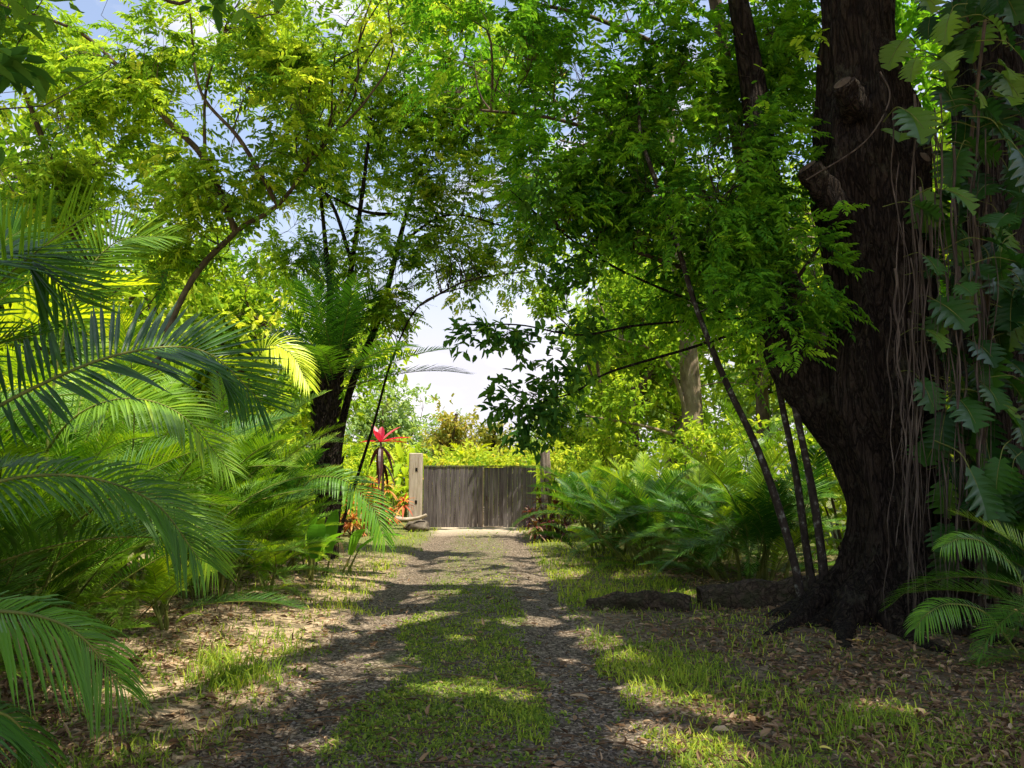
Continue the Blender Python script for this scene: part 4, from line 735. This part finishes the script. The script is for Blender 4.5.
def heliconia(loc, label, n, h, matn='leaf_bright', tm=.5):
    t = thing('heliconia', (loc[0], loc[1], hgt(*loc[:2])-.02), label, 'plant', 'broad leaved heliconias beside the gate')
    for k in range(n):
        a = RNG.uniform(0, 6.28); r = RNG.uniform(0, .55); hh = h*RNG.uniform(.3, .75); p = np.array([r*math.cos(a), r*math.sin(a), 0]); q = p*1.3+[0, 0, hh]
        mb = MB(); limb(mb, [p, (p+q)/2, q], .022, .01, 5, 6, .02); straps(mb, q, 1, RNG.uniform(.8, 1.3), .28, RNG.uniform(.6, 1.35), tm, 1, .35, 8, az0=a+RNG.uniform(-1, 1)); build('leaf', mb, ['stem_green', matn], t)
for (x, y, n, h, l) in [(-4.6, 27.6, 34, 2.6, 'tall yellow green heliconia just behind the pale left gate post'), (-5.6, 25.5, 34, 3.0, 'tall yellow green heliconia behind the crimson ti plant'), (-3.9, 30, 30, 3.0, 'tall yellow green heliconia beyond the left end of the gate'), (-6.8, 27, 34, 3.2, 'tall yellow green heliconia furthest left of the gate'), (3.0, 25.5, 30, 2.6, 'yellow green heliconia behind the right gate post')]: heliconia((x, y), l, n, h)
for (x, y, n, h, l) in [(-3.2, 12.2, 9, .6, 'low broad leaved plant on the left verge before the crimson plant'), (-3.3, 13.2, 8, .6, 'lowest broad leaved plant in front of the furthest left palm')]: heliconia((x, y), l, n, h, 'leaf_green', .5)
# ------------------------------------------------------------------ gate and posts
def box(mb, c, s, tint=.5, mat=0, bev=.004, tw=0):
    c = np.array(c, float); h = np.array(s, float)/2; v = []
    b_ = min(bev, h.min()*.4)
    for sz in (-1, 1):
        for (sx_, sy_) in ((-1, -1), (1, -1), (1, 1), (-1, 1)): v.append([sx_*(h[0]-b_), sy_*(h[1]-b_), sz*h[2]])
    for z_ in (-1, 1):
        for (sx_, sy_) in ((-1, -1), (1, -1), (1, 1), (-1, 1)):
            v.append([sx_*h[0], sy_*(h[1]-b_), z_*(h[2]-b_)]); v.append([sx_*(h[0]-b_), sy_*h[1], z_*(h[2]-b_)])
    v = np.array(v)+c
    import itertools
    f = [[3, 2, 1, 0], [4, 5, 6, 7]]; tri = []
    for zi, o0 in ((0, 8), (1, 16)):
        for k in range(4):
            k2 = (k+1) % 4; a, b2 = zi*4+k, zi*4+k2
            if k % 2 == 0: pa, pb = o0+2*k+1, o0+2*k2+1
            else: pa, pb = o0+2*k, o0+2*k2
            f.append([a, b2, pb, pa] if zi == 0 else [b2, a, pa, pb]); tri.append([a, o0+2*k, o0+2*k+1])
    for k in range(4):
        k2 = (k+1) % 4
        if k % 2 == 0: f.append([8+2*k+1, 8+2*k2+1, 16+2*k2+1, 16+2*k+1])
        else: f.append([8+2*k, 8+2*k2, 16+2*k2, 16+2*k])
        f.append([8+2*k, 8+2*k+1, 16+2*k+1, 16+2*k])
    mb.add(v, f, tint, mat); mb.f.append((np.array(tri)+mb.n-24, np.full(8, tint), mat, False))
GY = 25.6; gl, gs, gw_, gr = -2.92, -.98, -.30, .80; H = 2.03; zb = float(hgt(-1, GY))
g = thing('wooden_gate', (-1.06, GY, zb), 'wide weathered grey board gate across the end of the drive', 'gate')
def boards(x0, x1, z0, z1, yy, w=.15):
    mb = MB(); n = max(1, round((x1-x0)/w)); w = (x1-x0)/n
    for k in range(n):
        dx = RNG.uniform(-.003, .003); box(mb, (x0+w*(k+.5)+1.06, yy+RNG.uniform(-.006, .006), (z0+z1)/2+RNG.uniform(-.004, .0)), (w-.004+dx*.5, .028, z1-z0), RNG.uniform(.3, .7))
    return mb
build('board_panel', boards(gl, gs, .06, H, -.03), ['gate_wood'], g)
build('board_panel', boards(gw_+.003, gr, .06, H, -.03), ['gate_wood'], g)
wd = build('wicket_door', boards(gs+.055, gw_+.02, .10, H-.02, .0), ['gate_wood'], g)
mb = MB(); box(mb, (gs+.025+1.06, -.05, H/2+.03), (.05, .05, H-.06)); box(mb, ((gs+gw_)/2+.03+1.06, -.05, .075), (gw_-gs-.06, .045, .04)); build('wicket_frame', mb, ['frame_wood'], g)
mb = MB()
for z_ in (.35, 1.75): box(mb, ((gl+gs)/2+1.06, .03, z_), (gs-gl-.04, .06, .10)); box(mb, ((gw_+gr)/2+1.06, .03, z_), (gr-gw_-.04, .06, .10))
build('rear_rail', mb, ['gate_wood'], g)
mb = MB(); box(mb, ((gl+gr)/2+1.06, -.025, H+.022), (gr-gl, .08, .035), .2); build('top_rail', mb, ['gate_wood'], g)
mb = MB(); box(mb, (gs+.14+1.06, -.03, 1.0), (.03, .03, .16)); build('handle', mb, ['iron'], wd)
# left post; dark plates stand in for the shade of two mortise holes
t = thing('gate_post', (-3.16, 25.45, float(hgt(-3.16, 25.4))-.05), 'pale square timber gate post with two mortise holes, left end of the gate', 'gate post')
mb = MB(); box(mb, (0, 0, 1.27), (.42, .36, 2.54), .5, 0, .02); build('post', mb, ['post_wood'], t)
for z_ in (2.0, .95):
    mb = MB(); box(mb, (.04, -.182, z_), (.075, .012, .12)); build('mortise_shade', mb, ['hole_shade'], t)
# right post, a split and weathered log
t = thing('gate_post', (.97, 22.6, float(hgt(1, 22.6))-.05), 'rough weathered round gate post at the right end of the gate', 'gate post')
mb = MB(); n = 40; sides = 28; an = np.arange(sides)*2*math.pi/sides; zz = np.linspace(0, 2.42, n)
w = .14*(1+.10*np.sin(an*5+1)+.07*np.sin(an*9)+.04*np.sin(an*13+2))[None]*(1-.05*np.sin(zz*3))[:, None]*(1+.02*RNG.normal(size=(n, sides)))
topz = zz[:, None]+np.where(np.arange(n)[:, None] == n-1, .08*np.sin(an*3+1)[None], 0)
Vv = np.stack([w*np.cos(an)+.03*np.sin(zz*1.5)[:, None], w*np.sin(an), topz*np.ones_like(w)], -1); i = np.arange(n-1)[:, None]*sides; j = np.arange(sides)[None]
mb.add(Vv, np.stack([i+j, i+(j+1) % sides, i+(j+1) % sides+sides, i+j+sides], -1).reshape(-1, 4), .5, 0, True); mb.add(np.vstack([Vv[-1], [[.03, 0, 2.36]]]), [[k, (k+1) % sides, sides] for k in range(sides)]); build('post', mb, ['post_old'], t)
# pale log lying at the left post
def logobj(name, pts, r0, r1, matn, label, cat, sides=14, n=40, bump=.12, seed=1):
    base = np.array(pts[0]); mb = MB(); c = limb(mb, np.array(pts)-base, r0, r1, sides, n, bump, seed)
    o = build(name, mb, [matn], loc=base)
    # close the near end
    return tag(o, label, cat)
logobj('fallen_branch', [(-3.75, 24.6, .42), (-3.4, 24.7, .36), (-3.0, 24.75, .40), (-2.72, 24.8, .50)], .07, .05, 'pale_log', 'pale dry branch propped at the foot of the left gate post', 'branch', 10, 20)
t = thing('stone', (-3.05, 24.9, float(hgt(-3.05, 24.9))-.02), 'grey stone under the pale dry branch by the left post', 'stone')
def rock(mb, c, s, seed=0):
    n, m_ = 12, 16; v = []
    for i in range(n+1):
        for j in range(m_):
            a, e = j*2*math.pi/m_, -math.pi/2+i*math.pi/n; p = np.array([math.cos(e)*math.cos(a), math.cos(e)*math.sin(a), math.sin(e)]); k = 1+.13*math.sin(3*p[0]+seed)+.10*math.sin(5*p[1]+2*seed)+.08*math.sin(7*p[2]+p[0]*4+seed); v.append(np.array(c)+p*k*np.array(s))
    f = [[i*m_+j, i*m_+(j+1) % m_, (i+1)*m_+(j+1) % m_, (i+1)*m_+j] for i in range(n) for j in range(m_)]; mb.add(v, f, .5, 0, True)
mb = MB(); rock(mb, (0, 0, .15), (.4, .25, .2)); build('stone_body', mb, ['stone'], t)
# dark old logs lying by the huge trunk
q0, q1 = P(592, 612, 9.9), P(688, 612, 9.6)
logobj('rotting_log', [(q0[0]-.05, 9.9, .0), (q0[0]+.35, 9.8, .09), (q1[0]-.4, 9.7, .10), (q1[0], 9.6, .02)], .10, .17, 'log_wood', 'low rotting log nearest the drive on the right, covered with litter', 'log', 16, 40, .16, 3)
q0, q1 = P(703, 610, 9.6), P(850, 600, 9.2)
logobj('rotting_log', [(q0[0], 9.75, .08), (q0[0]+.5, 9.7, .12), (q1[0]-.5, 9.5, .16), (q1[0], 9.4, .22)], .22, .26, 'log_wood', 'thick dark log lying behind the three thin leaning stems', 'log', 18, 44, .10, 5)
# ------------------------------------------------------------------ climbing philodendron on the huge trunk
def philo_mesh(tint, seed):
    mb = MB(); n = 57; q = np.linspace(0, 1, n); L_ = .46; wid = .25*np.sin(math.pi*np.clip(q*.93+.06, 0, 1))**.7
    lob = np.abs(np.sin(q*math.pi*6+seed*.1)); wv = wid*(.26+.74*lob**.75); sweep = .10*(wv/.20)
    bend_ = RNG.uniform(.02, .28); z_ = -bend_*q**2; L_ *= RNG.uniform(.8, 1.15); m_ = np.stack([q*L_, 0*q, z_], -1)
    for sg in (-1, 1):
        e = np.stack([q*L_+sweep-.06*(1-q), sg*wv, z_+.05*np.sin(wv*8)-.25*wv**2*6*.5], -1); Vv = np.concatenate([m_, e]); i = np.arange(n-1)[:, None]
        mb.add(Vv, np.concatenate([i+[0, 1]+[0, 0], ], 0) if False else np.concatenate([np.concatenate([i, i+1, i+1+n, i+n], 1)]), tint+RNG.normal()*.05, 0)
    c = smooth([(-.42, 0, -.22), (-.2, 0, -.02), (0, 0, 0), (.2, 0, -.018), (.42, 0, -.09)], 16); tubes(mb, c[None], np.linspace(.008, .003, 16)[None], 5, .5, 1)
    return mb.mesh('leaf', ['vine_leaf', 'stem_green'])
PM = [philo_mesh(t_, s_) for t_, s_ in ((.35, 0), (.45, 3), (.6, 5), (.22, 8), (.9, 2), (.5, 11), (.3, 14), (.7, 17))]
b = P(985, 630, 8.2); b[2] = hgt(b[0], b[1])
t = thing('climbing_philodendron', b, 'climbing plant with deeply lobed leaves covering the right side of the huge trunk', 'climbing plant')
mb = MB(); c = smooth([b*[1, 1, 0]+[0, 0, .1], P(975, 480, 8.15), P(990, 330, 8.1), P(970, 180, 8.1), P(985, 20, 8.0)], 50)-b; tubes(mb, c[None], np.linspace(.03, .018, 50)[None], 7); build('stem', mb, ['bark_brown'], t)
rg = random.Random(77)
spots = [(915, 205), (958, 228), (945, 190), (1000, 190), (1005, 215), (985, 240), (960, 285), (935, 300), (1010, 320), (960, 400), (945, 415), (985, 395), (1015, 420), (1000, 130), (975, 90), (940, 60), (915, 60), (1015, 50), (990, 20), (950, 15), (1010, 260), (925, 330), (990, 350), (1000, 460), (970, 470), (905, 110), (1018, 150), (1020, 380), (920, 380), (960, 150)]
for i, (px, py) in enumerate(spots):
    p = P(px, py, rg.uniform(7.2, 7.8))-b; m_ = PM[4] if (py < 120 and rg.random() < .7) else rg.choice(PM[:4]+PM[5:])
    obj('leaf', m_, t, p, (rg.uniform(-.5, .5), rg.uniform(.35, 1.2), rg.uniform(-2.9, -.3)), rg.uniform(.5, 1.0))
for k in range(52):
    p = P(rg.uniform(922, 1070), rg.uniform(-20, 520), rg.uniform(7.6, 8.3))-b
    obj('leaf', rg.choice(PM[:4]+PM[5:]), t, p, (rg.uniform(-.5, .5), rg.uniform(.3, 1.3), rg.uniform(-2.9, -.3)), rg.uniform(.5, .95))
for k in range(11):
    p = P(rg.uniform(885, 1010), rg.uniform(-15, 135), rg.uniform(7.9, 8.6))-b
    obj('leaf', PM[4], t, p, (rg.uniform(-.5, .5), rg.uniform(.2, 1.2), rg.uniform(-2.9, -.3)), rg.uniform(.6, 1.0))
b = P(985, 250, 8.6)
t = thing('climbing_philodendron', b, 'upper lobed creeper packed behind the others high at the right edge', 'climbing plant')
mb = MB(); c = smooth([[0, 0, -1], [-.05, 0, 0], [.1, 0, 1], [0, 0, 3]], 30); tubes(mb, c[None], np.linspace(.025, .015, 30)[None], 7); build('stem', mb, ['bark_brown'], t)
for k in range(80):
    p = P(rg.uniform(928, 1075), rg.uniform(-30, 330), rg.uniform(8.2, 8.7))-b
    obj('leaf', rg.choice(PM[:4]+PM[5:]), t, p, (rg.uniform(-.5, .5), rg.uniform(.4, 1.3), rg.uniform(-2.9, -.3)), rg.uniform(.55, 1.05))
b = P(1000, 632, 8.0); b[2] = hgt(b[0], b[1])
t = thing('climbing_philodendron', b, 'lower darker lobed creeper at the foot of the trunk by the right edge', 'climbing plant')
mb = MB(); c = smooth([[0, 0, .1], [-.1, 0, 1.2], [.1, 0, 2.6]], 30); tubes(mb, c[None], np.linspace(.025, .015, 30)[None], 7); build('stem', mb, ['bark_brown'], t)
for k in range(70):
    p = P(rg.uniform(935, 1060), rg.uniform(250, 560), rg.uniform(7.7, 8.2))-b
    obj('leaf', rg.choice(PM[:4]+PM[5:]), t, p, (rg.uniform(-.5, .5), rg.uniform(.4, 1.3), rg.uniform(-2.9, -.3)), rg.uniform(.6, 1.0))
# a few single fallen leaves
for (px, py, l, mt, lab) in [(615, 640, .10, 'dead_leaf', 'pale curled dead leaf on the right verge near the rotting log'), (570, 697, .13, 'dead_leaf', 'large pale dead leaf lying in the right wheel track'), (853, 652, .12, 'fallen_yellow', 'yellow fallen leaf on the soil in front of the huge trunk'), (1012, 668, .10, 'fallen_yellow', 'yellow fallen leaf at the right edge under the dark palm'), (820, 755, .09, 'fallen_yellow', 'orange fallen leaf at the bottom right among weeds')]:
    q = G(px, py); mb = MB(); straps(mb, (0, 0, .03), 1, l, l*.5, .1, .6, 0, .2, 6, elv=.05); o = build('fallen_leaf', mb, [mt], loc=(q[0], q[1], hgt(q[0], q[1])+.01)); tag(o, lab, 'leaf', )
